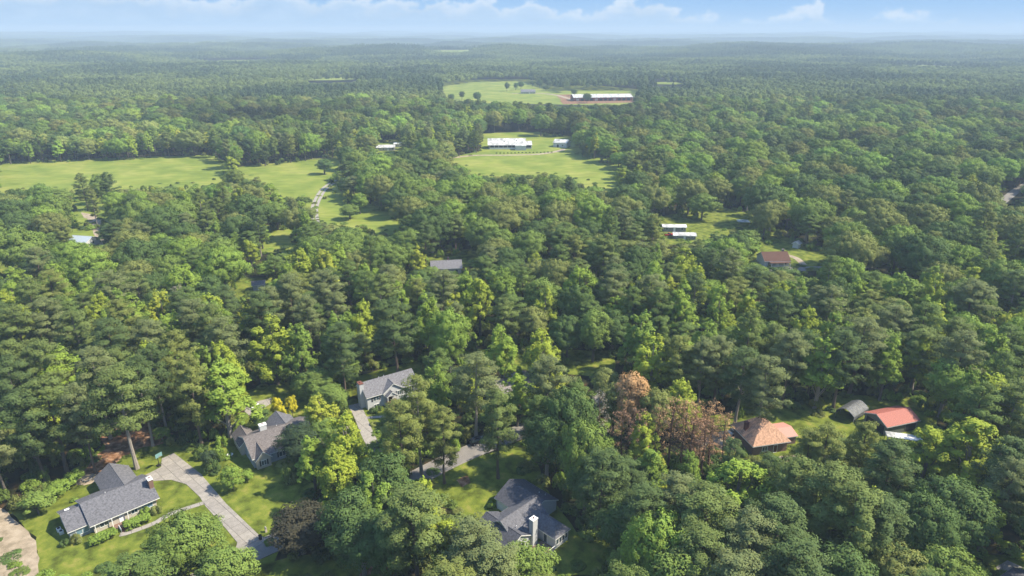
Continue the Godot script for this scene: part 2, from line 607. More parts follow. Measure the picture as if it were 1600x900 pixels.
func sheet_mesh(poly: PackedVector2Array, y: float, thick := 0.0) -> ArrayMesh:
	var s := Solid.new()
	var ix := Geometry2D.triangulate_polygon(poly)
	for i in range(0, ix.size(), 3):
		s.tri(Vector3(poly[ix[i]].x, y, poly[ix[i]].y), Vector3(poly[ix[i + 1]].x, y, poly[ix[i + 1]].y), Vector3(poly[ix[i + 2]].x, y, poly[ix[i + 2]].y))
	if thick > 0.0:
		for i in poly.size():
			var a := poly[i]
			var b := poly[(i + 1) % poly.size()]
			s.quad(Vector3(a.x, y - thick, a.y), Vector3(b.x, y - thick, b.y), Vector3(b.x, y, b.y), Vector3(a.x, y, a.y))
	return s.done()


func sheet(called: String, label: String, pts: Array, y: float, m: String, step := 2.0, amount := 0.6, kind := "structure") -> MeshInstance3D:
	var poly := ragged(pts, step, amount)
	if Geometry2D.is_polygon_clockwise(poly): poly.reverse()
	var o := part(self, called, sheet_mesh(poly, y), M[m])
	tag(o, label, "", "", kind)
	return o


func ribbon(pts: Array, width: float) -> PackedVector2Array:
	var c := Curve2D.new()
	for i in pts.size():
		var d: Vector2 = (pts[mini(i + 1, pts.size() - 1)] - pts[maxi(i - 1, 0)]) / 6.0
		c.add_point(pts[i], -d, d)
	var line := c.tessellate_even_length(5, 2.0)
	var l := PackedVector2Array()
	var r := PackedVector2Array()
	for i in line.size():
		var d := (line[mini(i + 1, line.size() - 1)] - line[maxi(i - 1, 0)]).normalized().orthogonal()
		l.append(line[i] + d * width * .5)
		r.append(line[i] - d * width * .5)
	r.reverse()
	l.append_array(r)
	return l


func slabs(called: String, label: String, poly: PackedVector2Array, angle: float, origin: Vector2, cell: Vector2, y: float, m: String) -> void:
	# cast slabs with recessed joints
	var o := part(self, called, sheet_mesh(poly, y - 0.03), M["joint"])
	tag(o, label, "", "", "structure")
	var ax := Vector2.from_angle(angle)
	var ay := ax.orthogonal()
	for i in range(-14, 15):
		for j in range(-14, 15):
			var c := origin + ax * cell.x * i + ay * cell.y * j
			var e := cell * 0.5 - Vector2(0.035, 0.035)
			for g in Geometry2D.intersect_polygons(poly, PackedVector2Array([c - ax * e.x - ay * e.y, c + ax * e.x - ay * e.y, c + ax * e.x + ay * e.y, c - ax * e.x + ay * e.y])):
				if g.size() > 2 and not Geometry2D.triangulate_polygon(g).is_empty():
					part(o, "slab", sheet_mesh(g, y + 0.004 * ((i * 3 + j * 5) % 3), 0.06), M[m if (i + j * 2) % 3 else "concrete_pale"])


# ---------------------------------------------------------------- buildings (local x along the front, local z towards the front)
func gable(t: Node3D, wall: String, roof: String, u0: float, u1: float, v0: float, v1: float, base: float, eave: float, ridge: float, along_u := true, over := 0.45, roof_over := true, wall_part := true) -> void:
	var s := Solid.new()
	var flip := func(a: float, y: float, b: float) -> Vector3: return Vector3(a, y, b) if along_u else Vector3(b, y, a)
	var a0 := u0 if along_u else v0
	var a1 := u1 if along_u else v1
	var b0 := v0 if along_u else u0
	var b1 := v1 if along_u else u1
	var mid := (b0 + b1) * .5
	var B := [flip.call(a0, base, b0), flip.call(a1, base, b0), flip.call(a1, base, b1), flip.call(a0, base, b1)]
	var T := [flip.call(a0, eave, b0), flip.call(a1, eave, b0), flip.call(a1, eave, b1), flip.call(a0, eave, b1)]
	s.quad(B[0], B[1], T[1], T[0]); s.quad(B[1], B[2], T[2], T[1]); s.quad(B[2], B[3], T[3], T[2]); s.quad(B[3], B[0], T[0], T[3])
	for e in [a0, a1]: s.tri(flip.call(e, eave, b0), flip.call(e, ridge - .05, mid), flip.call(e, eave, b1))
	if wall_part: part(t, "wall", s.done(), M[wall])
	var rise := (ridge - eave) / (mid - b0)
	var r := Solid.new()
	var f := Solid.new()
	for side in [0, 1]:
		var be := (b0 - over) if side == 0 else (b1 + over)
		var ye := eave - over * rise
		var lo := [flip.call(a0 - over, ye, be), flip.call(a1 + over, ye, be), flip.call(a1 + over, ridge, mid), flip.call(a0 - over, ridge, mid)]
		var hi := []
		for p in lo: hi.append(p + Vector3(0, .16, 0))
		r.quad(hi[0], hi[1], hi[2], hi[3])
		r.quad(lo[0], lo[1], lo[2], lo[3])
		var nud := -0.03 if side == 0 else 0.03
		var E := [flip.call(a0 - over, ye - .06, be), flip.call(a1 + over, ye - .06, be)]
		f.quad(E[0] + flip.call(0, 0, nud), E[1] + flip.call(0, 0, nud), E[1] + flip.call(0, .2, nud), E[0] + flip.call(0, .2, nud))
		for e in [a0 - over, a1 + over]:
			f.quad(flip.call(e, ye - .08, be), flip.call(e, ridge - .08, mid), flip.call(e, ridge + .14, mid), flip.call(e, ye + .14, be))
	part(t, "roof", r.done(), M[roof])
	part(t, "fascia", f.done(), M["trim"])
	var c := Solid.new()
	c.tube(flip.call(a0 - over, ridge + .13, mid), flip.call(a1 + over, ridge + .13, mid), 0.09, 0.09, 5)
	part(t, "ridge_cap", c.done(), M[roof])


func hip(t: Node3D, wall: String, roof: String, u0: float, u1: float, v0: float, v1: float, eave: float, ridge: float, over := 0.5) -> void:
	part(t, "wall", box_mesh(Vector3(u0, 0, v0), Vector3(u1, eave, v1)), M[wall])
	var r := Solid.new()
	var a := Vector3(u0 - over, eave, v0 - over)
	var b := Vector3(u1 + over, eave, v0 - over)
	var c := Vector3(u1 + over, eave, v1 + over)
	var d := Vector3(u0 - over, eave, v1 + over)
	var wide := u1 - u0 > v1 - v0
	var h := (minf(u1 - u0, v1 - v0) + over * 2) * .5
	var p := Vector3(u0 - over + h, ridge, (v0 + v1) * .5) if wide else Vector3((u0 + u1) * .5, ridge, v0 - over + h)
	var q := Vector3(u1 + over - h, ridge, (v0 + v1) * .5) if wide else Vector3((u0 + u1) * .5, ridge, v1 + over - h)
	var up := Vector3(0, .14, 0)
	if wide:
		r.quad(a + up, b + up, q + up, p + up); r.quad(c + up, d + up, p + up, q + up); r.tri(b + up, c + up, q + up); r.tri(d + up, a + up, p + up)
	else:
		r.quad(b + up, c + up, q + up, p + up); r.quad(d + up, a + up, p + up, q + up); r.tri(a + up, b + up, p + up); r.tri(c + up, d + up, q + up)
	r.quad(a, b, c, d)
	part(t, "roof", r.done(), M[roof])
	var f := Solid.new()
	var ring := [a, b, c, d]
	for i in 4: f.quad(ring[i] - up * .5, ring[(i + 1) % 4] - up * .5, ring[(i + 1) % 4] + up * .95, ring[i] + up * .95)
	part(t, "fascia", f.done(), M["trim"])


func opening(t: Node3D, called: String, at: Vector3, turn: float, w: float, h: float, fill := "glass", frame := "trim", bars := 1, shutters := false) -> void:
	# a framed window or door: at is the middle of its foot, turn 0 faces +z
	var s := Solid.new()
	var b := 0.09
	s.box(Vector3(-w * .5 - b, -b, -.02), Vector3(-w * .5, h + b, .07)); s.box(Vector3(w * .5, -b, -.02), Vector3(w * .5 + b, h + b, .07))
	s.box(Vector3(-w * .5, h, -.02), Vector3(w * .5, h + b, .07)); s.box(Vector3(-w * .5, -b, -.02), Vector3(w * .5, 0, .09))
	for i in range(1, bars):
		var x := -w * .5 + w * i / bars
		s.box(Vector3(x - .04, 0, -.02), Vector3(x + .04, h, .065))
	var o := part(t, called, s.done(), M[frame])
	o.position = at
	o.rotation_degrees.y = turn
	part(o, "pane" if fill.begins_with("glass") else "panel", box_mesh(Vector3(-w * .5, 0, -.02), Vector3(w * .5, h, .035)), M[fill])
	if shutters:
		for x in [-1, 1]:
			part(o, "shutter", box_mesh(Vector3(x * (w * .5 + .3) - .2, -.05, -.02), Vector3(x * (w * .5 + .3) + .2, h + .05, .075)), M["shutter"])


func chimney(t: Node3D, at: Vector3, w: float, d: float, top: float, m: String, cap := "trim") -> void:
	var o := part(t, "chimney", box_mesh(at + Vector3(-w * .5, 0, -d * .5), Vector3(at.x + w * .5, top, at.z + d * .5)), M[m])
	var s := Solid.new()
	s.box(Vector3(at.x - w * .5 - .08, top, at.z - d * .5 - .08), Vector3(at.x + w * .5 + .08, top + .14, at.z + d * .5 + .08), 0.03)
	part(o, "chimney_cap", s.done(), M[cap])
	var f := Solid.new()
	f.tube(Vector3(at.x, top + .14, at.z), Vector3(at.x, top + .4, at.z), .16, .16, 7)
	part(o, "flue", f.done(), M["brick_red"])


func vent(t: Node3D, at: Vector3, h := 0.45) -> void:
	var f := Solid.new()
	f.tube(at, at + Vector3(0, h, 0), .07, .07, 6)
	part(t, "vent_pipe", f.done(), M["white_paint"])


func rail(t: Node3D, a: Vector3, b: Vector3, h := 0.95, m := "trim") -> void:
	var s := Solid.new()
	s.tube(a + Vector3(0, h, 0), b + Vector3(0, h, 0), .06, .06, 4)
	s.tube(a + Vector3(0, .15, 0), b + Vector3(0, .15, 0), .04, .04, 4)
	var n := maxi(2, int(a.distance_to(b) / 0.3))
	for i in n + 1:
		var p := a.lerp(b, i / float(n))
		s.tube(p, p + Vector3(0, h, 0), .025 if i % 5 else .05, .025 if i % 5 else .05, 4)
	part(t, "railing", s.done(), M[m])


func plain_house(label: String, at: Vector2, turn: float, len_: float, wide: float, eave: float, ridge: float, wall: String, roof: String, called := "house", category := "house", group := "") -> Node3D:
	var t := thing(called, label, category, Vector3(at.x, hill(at.x, at.y), at.y), turn, group)
	gable(t, wall, roof, -len_ * .5, len_ * .5, -wide * .5, wide * .5, 0, eave, ridge)
	var n := maxi(1, int(len_ / 3.5))
	for i in n:
		var x := -len_ * .5 + len_ * (i + .5) / n
		if i == n / 2: opening(t, "door", Vector3(x, .1, wide * .5), 0, .95, 2.05, "white_paint")
		else: opening(t, "window", Vector3(x, .95, wide * .5), 0, 1.1, 1.2)
	opening(t, "window", Vector3(len_ * .5, .95, 0), 90, 1.2, 1.2)
	return t


func car(label: String, at: Vector2, turn: float, paint: String, category := "car", called := "parked_car") -> void:
	var t := thing(called, label, category, Vector3(at.x, 0.03, at.y), turn)
	var pick := category == "truck"
	var s := Solid.new()
	var ring := func(x0: float, x1: float, z: float, y: float) -> Array: return [Vector3(x0, y, -z), Vector3(x1, y, -z), Vector3(x1, y, z), Vector3(x0, y, z)]
	s.hull(ring.call(-2.2, 2.2, .82, .32), ring.call(-2.3, 2.3, .9, .62))
	s.hull(ring.call(-2.3, 2.3, .9, .62), ring.call(-2.25, 2.15, .84, .98))
	part(t, "body", s.done(), M[paint])
	var c := Solid.new()
	var x0 := -0.4 if pick else -1.9
	c.hull(ring.call(x0, 1.1, .82, .98), ring.call(x0 + .3, .35, .66, 1.55))
	part(t, "windows", c.done(), M["glass"])
	part(t, "car_roof", box_mesh(Vector3(x0 + .25, 1.53, -.66), Vector3(.4, 1.62, .66), .04), M[paint])
	if pick:
		part(t, "truck_bed", box_mesh(Vector3(-2.1, .985, -.7), Vector3(-.6, 1.0, .7)), M["rubber"])
	for x in [-1.4, 1.4]:
		for z in [-.86, .86]:
			var w := Solid.new()
			w.tube(Vector3(x, .34, z - .1), Vector3(x, .34, z + .1), .34, .34, 12)
			var o := part(t, "wheel", w.done(), M["rubber"])
			var r := Solid.new()
			r.tube(Vector3(x, .34, z - .11), Vector3(x, .34, z + .11), .19, .19, 8)
			part(o, "rim", r.done(), M["steel"])
	for z in [-.62, .62]: part(t, "headlight", box_mesh(Vector3(2.2, .68, z - .18), Vector3(2.27, .84, z + .18)), M["white_paint"])


func bush(called: String, label: String, at: Vector2, r: float, h: float, mat_: String, group := "") -> void:
	var t := thing(called, label, "shrub", Vector3(at.x, 0.0, at.y), rng.randf() * 360.0, group)
	var s := Solid.new()
	for i in 5: s.tube(Vector3(0, 0, 0), Vector3(cos(i * 1.3) * r * .5, h * .55, sin(i * 1.3) * r * .5), .05, .02, 4)
	part(t, "stems", s.done(), M["bark_grey"])
	var f := part(t, "foliage", shapes["bush"][rng.randi() % 3], M[mat_])
	f.scale = Vector3(r, h, r)


# ---------------------------------------------------------------- sky
func make_sky() -> PanoramaSkyMaterial:
	var puff := FastNoiseLite.new()
	puff.seed = 21
	puff.frequency = 1.0
	puff.fractal_octaves = 5
	puff.fractal_gain = 0.55
	var shade := func(u: float, v: float) -> Color:
		var az := (u - 0.5) * TAU
		var el := (0.5 - v) * PI
		var deg := rad_to_deg(el)
		if deg < -1.0: return Color(.56, .62, .68)
		var base := Color(.53, .65, .77).lerp(Color(.475, .615, .765), smoothstep(0.0, 2.6, deg)).lerp(Color(.45, .61, .80), smoothstep(2.5, 25.0, deg)).lerp(Color(.33, .52, .83), smoothstep(20.0, 90.0, deg))  # overhead sky, out of view, brightened to soften the shade below
		var ring := Vector3(sin(az), 0.0, -cos(az))
		# heaps along the horizon
		var heap := 0.75 + 1.45 * smoothstep(-0.36, -0.12, sin(az)) + 0.45 * smoothstep(0.1, 0.4, sin(az)) + 0.9 * puff.get_noise_3dv(ring * 2.6 + Vector3(6.9, 5.0, 2.0)) + puff.get_noise_3dv(ring * 6.5 + Vector3(4.0, 2.0, 9.0)) * 1.7
		var n := puff.get_noise_3dv(ring * 17.0 + Vector3(0, deg * 0.6, 0))
		var m2 := puff.get_noise_3dv(ring * 40.0 + Vector3(3, deg * 0.9, 1))
		var c := heap + n * 1.5 + m2 * 0.5 - deg
		var cover := smoothstep(-0.05, 0.55, c) * smoothstep(0.15, 1.0, deg) * (0.5 + 0.5 * smoothstep(1.6, 0.2, c))
		var lit := clampf(1.05 - 0.8 * smoothstep(0.0, 1.6, c) + n * 0.9 + m2 * 0.4, 0.0, 1.0)
		# scattered clouds higher up
		if deg > 4.0:
			var d := Vector3(sin(az) * cos(el), sin(el) * 2.2, -cos(az) * cos(el))
			var big := puff.get_noise_3dv(d * 3.4 + Vector3(3.1, 0, 7.7))
			cover = smoothstep(0.02, 0.42, big + 0.7 * puff.get_noise_3dv(d * 11.0)) * smoothstep(4.0, 9.0, deg)
			lit = 0.8
		var cloud := Color(.585, .655, .73).lerp(Color(.75, .77, .80), lit)
		var bank := smoothstep(0.30, 0.10, deg + 0.14 * n) * clampf(0.6 + 1.1 * sin(az + 0.1), 0.12, 1.0)
		return base.lerp(cloud, cover * 0.85).lerp(Color(.76, .785, .82), bank)
	var low := Image.create(512, 256, false, Image.FORMAT_RGB8)
	for y in 256:
		for x in 512:
			low.set_pixel(x, y, shade.call((x + .5) / 512.0, (y + .5) / 256.0))
	low.resize(4096, 2048, Image.INTERPOLATE_CUBIC)
	for y in range(1024 - 170, 1024 + 14):
		for x in 4096:
			low.set_pixel(x, y, shade.call((x + .5) / 4096.0, (y + .5) / 2048.0))
	var m := PanoramaSkyMaterial.new()
	m.panorama = ImageTexture.create_from_image(low)
	m.filter = true
	return m


func _ready() -> void:
	rng.seed = 4711
	low_noise.seed = 5
	low_noise.frequency = 1.0 / 1500.0
	low_noise.fractal_octaves = 3
	mid_noise.seed = 9
	mid_noise.frequency = 1.0 / 70.0
	mid_noise.fractal_octaves = 3
	# camera
	var cam := Camera3D.new()
	cam.name = "camera"
	cam.position = EYE
	cam.rotation_degrees = Vector3(-20.645, 0, 0)
	cam.fov = 45.73
	cam.near = 0.5
	cam.far = 40000.0
	add_child(cam)
	# sky, air and exposure
	var env := Environment.new()
	env.background_mode = Environment.BG_SKY
	env.sky = Sky.new()
	env.sky.sky_material = make_sky()
	env.background_energy_multiplier = 0.70
	env.tonemap_mode = Environment.TONE_MAPPER_LINEAR
	env.tonemap_exposure = 2.4
	env.fog_enabled = true
	env.fog_density = 0.00021
	env.fog_light_color = Color(.82, .915, 1.0)
	env.sdfgi_enabled = true
	env.ssao_enabled = true
	env.ssil_enabled = true
	var we := WorldEnvironment.new()
	we.name = "world_environment"
	we.environment = env
	add_child(we)
	# sun, from the right and a little from beyond
	var sun := DirectionalLight3D.new()
	sun.name = "sun"
	sun.light_energy = 1.3
	sun.light_color = Color(1.0, .955, .86)
	sun.light_angular_distance = 0.6
	sun.shadow_enabled = true
	add_child(sun)
	sun.look_at_from_position(Vector3(.66, .75, .0) * 100.0, Vector3.ZERO)
	make_materials()
	make_terrain()
	make_shapes()
	make_grounds()
	make_houses()
	make_outbuildings()
	make_far_buildings()
	make_small_things()
	open_views()
	plant_known()
	plant_woods()
	set_trees()
	make_undergrowth()
	make_far_woods()


func make_shapes() -> void:
	for k in ["pine", "broadleaf", "poplar", "dead_pine", "bush"]: shapes[k] = []
	for i in 8: shapes["pine"].append(make_pine())
	for i in 6: shapes["broadleaf"].append(make_broadleaf())
	shapes["broadleaf_wide"] = []
	shapes["broadleaf_small"] = []
	for i in 5: shapes["broadleaf_small"].append(make_small_tree())
	for i in 4: shapes["broadleaf_wide"].append(make_broadleaf(true))
	for i in 6: shapes["poplar"].append(make_poplar())
	for i in 3: shapes["dead_pine"].append(make_pine(true))
	for i in 3: shapes["bush"].append(make_bush())


func make_terrain() -> void:
	var xs := PackedFloat32Array()
	var zs := PackedFloat32Array()
	var x := -15000.0
	while x <= 15000.0:
		xs.append(x)
		x += clampf(absf(x) * 0.035, 40.0, 420.0)
	var z := 260.0
	while z >= -19000.0:
		zs.append(z)
		z -= clampf(absf(z) * 0.025, 30.0, 380.0)
	var a := []
	a.resize(Mesh.ARRAY_MAX)
	var v := PackedVector3Array()
	var n := PackedVector3Array()
	var ix := PackedInt32Array()
	for j in zs.size():
		for i in xs.size():
			v.append(Vector3(xs[i], hill(xs[i], zs[j]), zs[j]))
			n.append(Vector3(hill(xs[i] - 10, zs[j]) - hill(xs[i] + 10, zs[j]), 20, hill(xs[i], zs[j] - 10) - hill(xs[i], zs[j] + 10)).normalized())
	for j in zs.size() - 1:
		for i in xs.size() - 1:
			var k := j * xs.size() + i
			ix.append_array([k, k + 1 + xs.size(), k + 1, k, k + xs.size(), k + 1 + xs.size()])
	a[Mesh.ARRAY_VERTEX] = v
	a[Mesh.ARRAY_NORMAL] = n
	a[Mesh.ARRAY_INDEX] = ix
	var m := ArrayMesh.new()
	m.add_surface_from_arrays(Mesh.PRIMITIVE_TRIANGLES, a)
	tag(part(self, "ground", m, M["ground"]), "dark leaf littered forest floor rolling out to the hazy horizon", "", "", "structure")


func make_grounds() -> void:
	var ranch := [Vector2(-112.3, -124.4),Vector2(-107, -135.4),Vector2(-105.7, -152.1),Vector2(-89.9, -152.1),Vector2(-75.7, -152.1),Vector2(-81.1, -178.4),Vector2(-63.1, -187.1),Vector2(-46.5, -183.1),Vector2(-39.3, -149.2),Vector2(-45, -133.5),Vector2(-48, -114.3),Vector2(-46.9, -95.9),Vector2(-89.1, -95.9),Vector2(-95, -107.9),Vector2(-100.4, -116.2)]
	sheet("lawn", "sunny lawn around the grey ranch house and its drive", ranch, 0.012, "lawn")
	sheet("lawn", "shaded grass strip along the bottom beside the purple leaved tree", [Vector2(-49.8, -95.9),Vector2(-52.2, -108.1),Vector2(-32, -114.3),Vector2(-23.2, -105.5),Vector2(-23.4, -95.9)], 0.012, "lawn")
	sheet("lawn", "small lawn before the white house with raised front gable", [Vector2(-41, -149.2),Vector2(-49.7, -187.1),Vector2(-29.2, -200.3),Vector2(-18.1, -168.1),Vector2(-17.9, -147.8),Vector2(-31.3, -141)], 0.012, "lawn")
	sheet("lawn", "mottled lawn between the street and the dark roofed house", [Vector2(-21.3, -129.9),Vector2(-17.1, -139.7),Vector2(5, -153.9),Vector2(7.5, -133.5),Vector2(13.7, -118.1),Vector2(26.6, -114.3),Vector2(22.6, -105.3),Vector2(-10, -105.3),Vector2(-9.1, -122.2)], 0.012, "lawn")
	sheet("lawn", "lawn around the orange pyramid roofed house and carport", [Vector2(47.5, -149.2),Vector2(55, -164.7),Vector2(95.6, -176.1),Vector2(123.7, -176.1),Vector2(109.8, -149.2),Vector2(94, -141),Vector2(61.8, -138.4)], 0.012, "lawn")
	sheet("lawn", "thin shaded lawn strip behind the tan roof among trees", [Vector2(-16.7, -194.9),Vector2(-17.6, -207.5),Vector2(34.2, -206),Vector2(31.9, -187.1)], 0.012, "lawn")
	sheet("hay_field", "long pale green hay field on the left below the dark pine wall", [Vector2(-454.3, -551),Vector2(-258.9, -590.4),Vector2(-212.2, -531.7),Vector2(-197.7, -442),Vector2(-352.2, -418.7)], 0.02, "hayfield", 6.0, 1.5)
	sheet("hay_field", "pale field crossed by the gravel lane with one round tree", [Vector2(-216.7, -531.7),Vector2(-161.9, -577.7),Vector2(-137.4, -584),Vector2(-101.8, -445.8),Vector2(-53.1, -394.4),Vector2(-46.2, -338.4),Vector2(-102.4, -327.1),Vector2(-136.4, -394.4),Vector2(-191.8, -483)], 0.026, "hayfield", 6.0, 1.5)
	sheet("hay_field", "green field in front of the long white farm building", [Vector2(-63.5, -565.5),Vector2(-28.4, -610.4),Vector2(-29.4, -723.9),Vector2(27.1, -733.5),Vector2(64.4, -696.3),Vector2(88.9, -531.7),Vector2(68.2, -442),Vector2(26.9, -474.3),Vector2(-27.4, -483)], 0.02, "hayfield", 6.0, 1.5)
	sheet("hay_field", "far pale pasture left of the red barn", [Vector2(-156.2, -1524.4),Vector2(-59.8, -1666.5),Vector2(43.9, -1631.4),Vector2(106.9, -1485.4),Vector2(232.3, -1286.7),Vector2(181.1, -994.9),Vector2(-95.4, -1050.2)], 0.05, "hayfield", 12.0, 3.0)
	sheet("lawn", "grass clearing around the two white trailer homes", [Vector2(83.4, -379.6),Vector2(121.8, -410.3),Vector2(141.7, -385.4),Vector2(138.7, -352.9),Vector2(152.7, -310.5),Vector2(138.9, -285.5),Vector2(109.8, -291.6),Vector2(92.8, -327.1),Vector2(72.9, -327.1)], 0.012, "lawn", 4.0, 1.0)
	sheet("bare_yard", "bare tan yard beside the side road by a parked car", [Vector2(170.9, -306.5),Vector2(188.7, -338.4),Vector2(192.4, -331.6),Vector2(182, -310.5),Vector2(172.4, -298.9)], 0.012, "bare_drive", 4.0, 1.0)
	sheet("lawn", "thin grass yard under pines by the blue grey roof", [Vector2(-296.8, -445.8),Vector2(-237.5, -445.8),Vector2(-205.1, -372.6),Vector2(-194.2, -316.5),Vector2(-220, -320.7)], 0.012, "hayfield", 4.0, 1.0)
	sheet("bare_yard", "tan needle covered ground beside the blue grey roof", [Vector2(-253.6, -391.4),Vector2(-240.4, -385.4),Vector2(-205.8, -338.4),Vector2(-196.9, -318.6),Vector2(-208, -327.1),Vector2(-229.9, -363.1)], 0.03, "bare_drive", 3.0, 1.0)
	sheet("lawn", "bit of lawn at the left edge before the big round trees", [Vector2(-266.4, -323.9),Vector2(-249.3, -331.6),Vector2(-216.5, -281.3),Vector2(-235, -281.3)], 0.012, "lawn")
	sheet("lawn", "sliver of lawn beside the small white shed in the woods", [Vector2(-122.9, -277.2),Vector2(-104.4, -278.8),Vector2(-96.1, -253.8),Vector2(-111.4, -252.4)], 0.012, "lawn")
	sheet("lawn", "lawn around the grey roof deep in the woods", [Vector2(-45.8, -310.5),Vector2(-12, -322.8),Vector2(-11.1, -294.3),Vector2(-42.9, -288.1)], 0.012, "lawn")
	sheet("hay_field", "small sunlit glade below the lane field", [Vector2(-138.9, -363.1),Vector2(-115.3, -363.1),Vector2(-103.8, -312.5),Vector2(-120.4, -312.5)], 0.012, "hayfield")
	sheet("bare_yard", "grassy farm yard with pale sheds at the wood edge", [Vector2(-179.3, -662.6),Vector2(-64.8, -700.8),Vector2(-54, -577.7),Vector2(-157.6, -577.7)], 0.012, "hayfield", 6.0, 1.5)
	sheet("lawn", "lawn corner at the lower right edge", [Vector2(96.4, -110.9),Vector2(115.2, -113.3),Vector2(101.9, -95.9),Vector2(85.5, -95.9)], 0.012, "lawn")
	sheet("bare_drive", "bare tan dirt drive at the left edge beside the ranch house", [Vector2(-130.2, -131.1),Vector2(-111.4, -124.4),Vector2(-99.8, -115.2),Vector2(-95.7, -110.2),Vector2(-86.2, -94.5),Vector2(-102, -94.5)], 0.022, "bare_drive", 2.0, 0.6)
	sheet("soil_path", "reddish bare soil under pines behind the ranch house", [Vector2(-104.5, -139.7),Vector2(-104.1, -148.6),Vector2(-111.3, -157.6),Vector2(-107.4, -163.1),Vector2(-97.2, -163.1),Vector2(-86.8, -153.3),Vector2(-94.7, -149.2),Vector2(-97.8, -145.8),Vector2(-96.8, -136.4),Vector2(-100.8, -134.4)], 0.022, "soil", 1.0, 0.9)
	sheet("soil_path", "reddish mulch under trees at the street edge", [Vector2(-17.4, -143.1),Vector2(-8.7, -152.7),Vector2(-5, -152.1),Vector2(-10.5, -145.8),Vector2(-15.7, -141.5)], 0.03, "soil", 1.0, 0.6)
	sheet("soil_patch", "worn brown patch in the street lawn", [Vector2(-13.4, -135.9),Vector2(-11.1, -137.4),Vector2(-9.7, -134.9),Vector2(-11.7, -133)], 0.022, "soil", 0.6, 0.6)
	sheet("soil_patch", "red soil patch beside the purple leaved tree", [Vector2(-30.2, -105.7),Vector2(-27, -108.8),Vector2(-22.8, -106.7),Vector2(-24.2, -100.5),Vector2(-29.1, -100.5)], 0.022, "soil", 0.6, 0.6)
	for e in CLEARINGS:
		var pts := []
		for k in 14: pts.append(e[0] + Vector2(cos(TAU * k / 14) * e[2] * rng.randf_range(.7, 1.1), sin(TAU * k / 14) * e[3] * rng.randf_range(.7, 1.1)))
		var poly := ragged(pts, 40.0, 0.0)
		var m := Solid.new()
		var mid := Vector3(e[0].x, hill(e[0].x, e[0].y) + 1.2, e[0].y)
		for k in poly.size():
			var p := poly[k]
			var q := poly[(k + 1) % poly.size()]
			m.tri(mid, Vector3(p.x, hill(p.x, p.y) + 1.2, p.y), Vector3(q.x, hill(q.x, q.y) + 1.2, q.y))
		tag(part(self, "forest_clearing", m.done(), M["hayfield"]), e[1], "", "", "structure")
	sheet("barn_yard", "orange clay yard around the far red barn", [Vector2(74.8, -1180.8),Vector2(201.7, -1205.6),Vector2(190.8, -1050.2),Vector2(74.3, -1021.9)], 0.10, "soil", 10.0, 3.0)
	# the street with low kerbs
	var run := [Vector2(-65.1, -99.7),Vector2(-59, -105.5),Vector2(-53.6, -111.3),Vector2(-45.1, -118.1),Vector2(-34.7, -127.2),Vector2(-24.3, -135.4),Vector2(-15.9, -143.1),Vector2(-7.4, -149.8),Vector2(2.6, -157),Vector2(14.3, -166.4),Vector2(30.3, -178.4)]
	var road := ribbon(run, 5.6)
	tag(part(self, "street", sheet_mesh(road, 0.045), M["road"]), "pale asphalt street climbing from the driveway mouth into the woods", "", "", "structure")
	var kerbs := Solid.new()
	var wide := ribbon(run, 5.9)
	var n := road.size() / 2
	for i in road.size() - 1:
		if i == n - 1: continue
		var a := road[i]; var b := road[i + 1]; var c := wide[i]; var d := wide[i + 1]
		var top := 0.14
		kerbs.quad(Vector3(a.x, top, a.y), Vector3(b.x, top, b.y), Vector3(d.x, top, d.y), Vector3(c.x, top, c.y))
		kerbs.quad(Vector3(a.x, 0, a.y), Vector3(b.x, 0, b.y), Vector3(b.x, top, b.y), Vector3(a.x, top, a.y))
		kerbs.quad(Vector3(c.x, 0, c.y), Vector3(d.x, 0, d.y), Vector3(d.x, top, d.y), Vector3(c.x, top, c.y))
	tag(part(self, "kerb", kerbs.done(), M["concrete"]), "low concrete kerbs along both sides of the street", "", "", "structure")
	# drives and paths
	slabs("driveway", "wide slab driveway curving from the street to the ranch house", PackedVector2Array([Vector2(-85.5, -146.9),Vector2(-87.4, -144.5),Vector2(-85.9, -141),Vector2(-88.5, -137.1),Vector2(-85, -135.4),Vector2(-81.1, -135.9),Vector2(-76.7, -134.2),Vector2(-71.5, -129.5),Vector2(-68.7, -126.1),Vector2(-61.4, -118.9),Vector2(-57.3, -114.6),Vector2(-56.9, -112.4),Vector2(-54.5, -110.9),Vector2(-51.3, -115.6),Vector2(-53.7, -117),Vector2(-64.6, -127.2),Vector2(-75.2, -138.4)]), deg_to_rad(42.0), Vector2(-63.2, -123.1), Vector2(3.3, 2.35), 0.10, "concrete")
	slabs("walkway", "narrow slab walk from the drive to the ranch house porch", ribbon([Vector2(-83.1, -117),Vector2(-82.1, -117.3),Vector2(-79.7, -118.9),Vector2(-77.2, -121),Vector2(-75.6, -123.5),Vector2(-69.8, -127.4)], 1.25), deg_to_rad(-35.0), Vector2(-77.2, -121), Vector2(2.0, 3.0), 0.09, "concrete_pale")
	slabs("driveway", "pale slab drive beside the white house with raised front gable", ribbon([Vector2(-45.2, -171),Vector2(-41.9, -164.1),Vector2(-38.3, -155.7),Vector2(-34, -146.9),Vector2(-29.9, -139.7)], 3.2), deg_to_rad(50.0), Vector2(-41.9, -164.1), Vector2(3.0, 3.4), 0.08, "concrete_pale")
	slabs("walkway", "short slab walk before the white house", ribbon([Vector2(-40.4, -163.7),Vector2(-34.7, -164.4)], 1.1), 0.0, Vector2(-38, -164.1), Vector2(2.0, 3.0), 0.09, "concrete_pale")
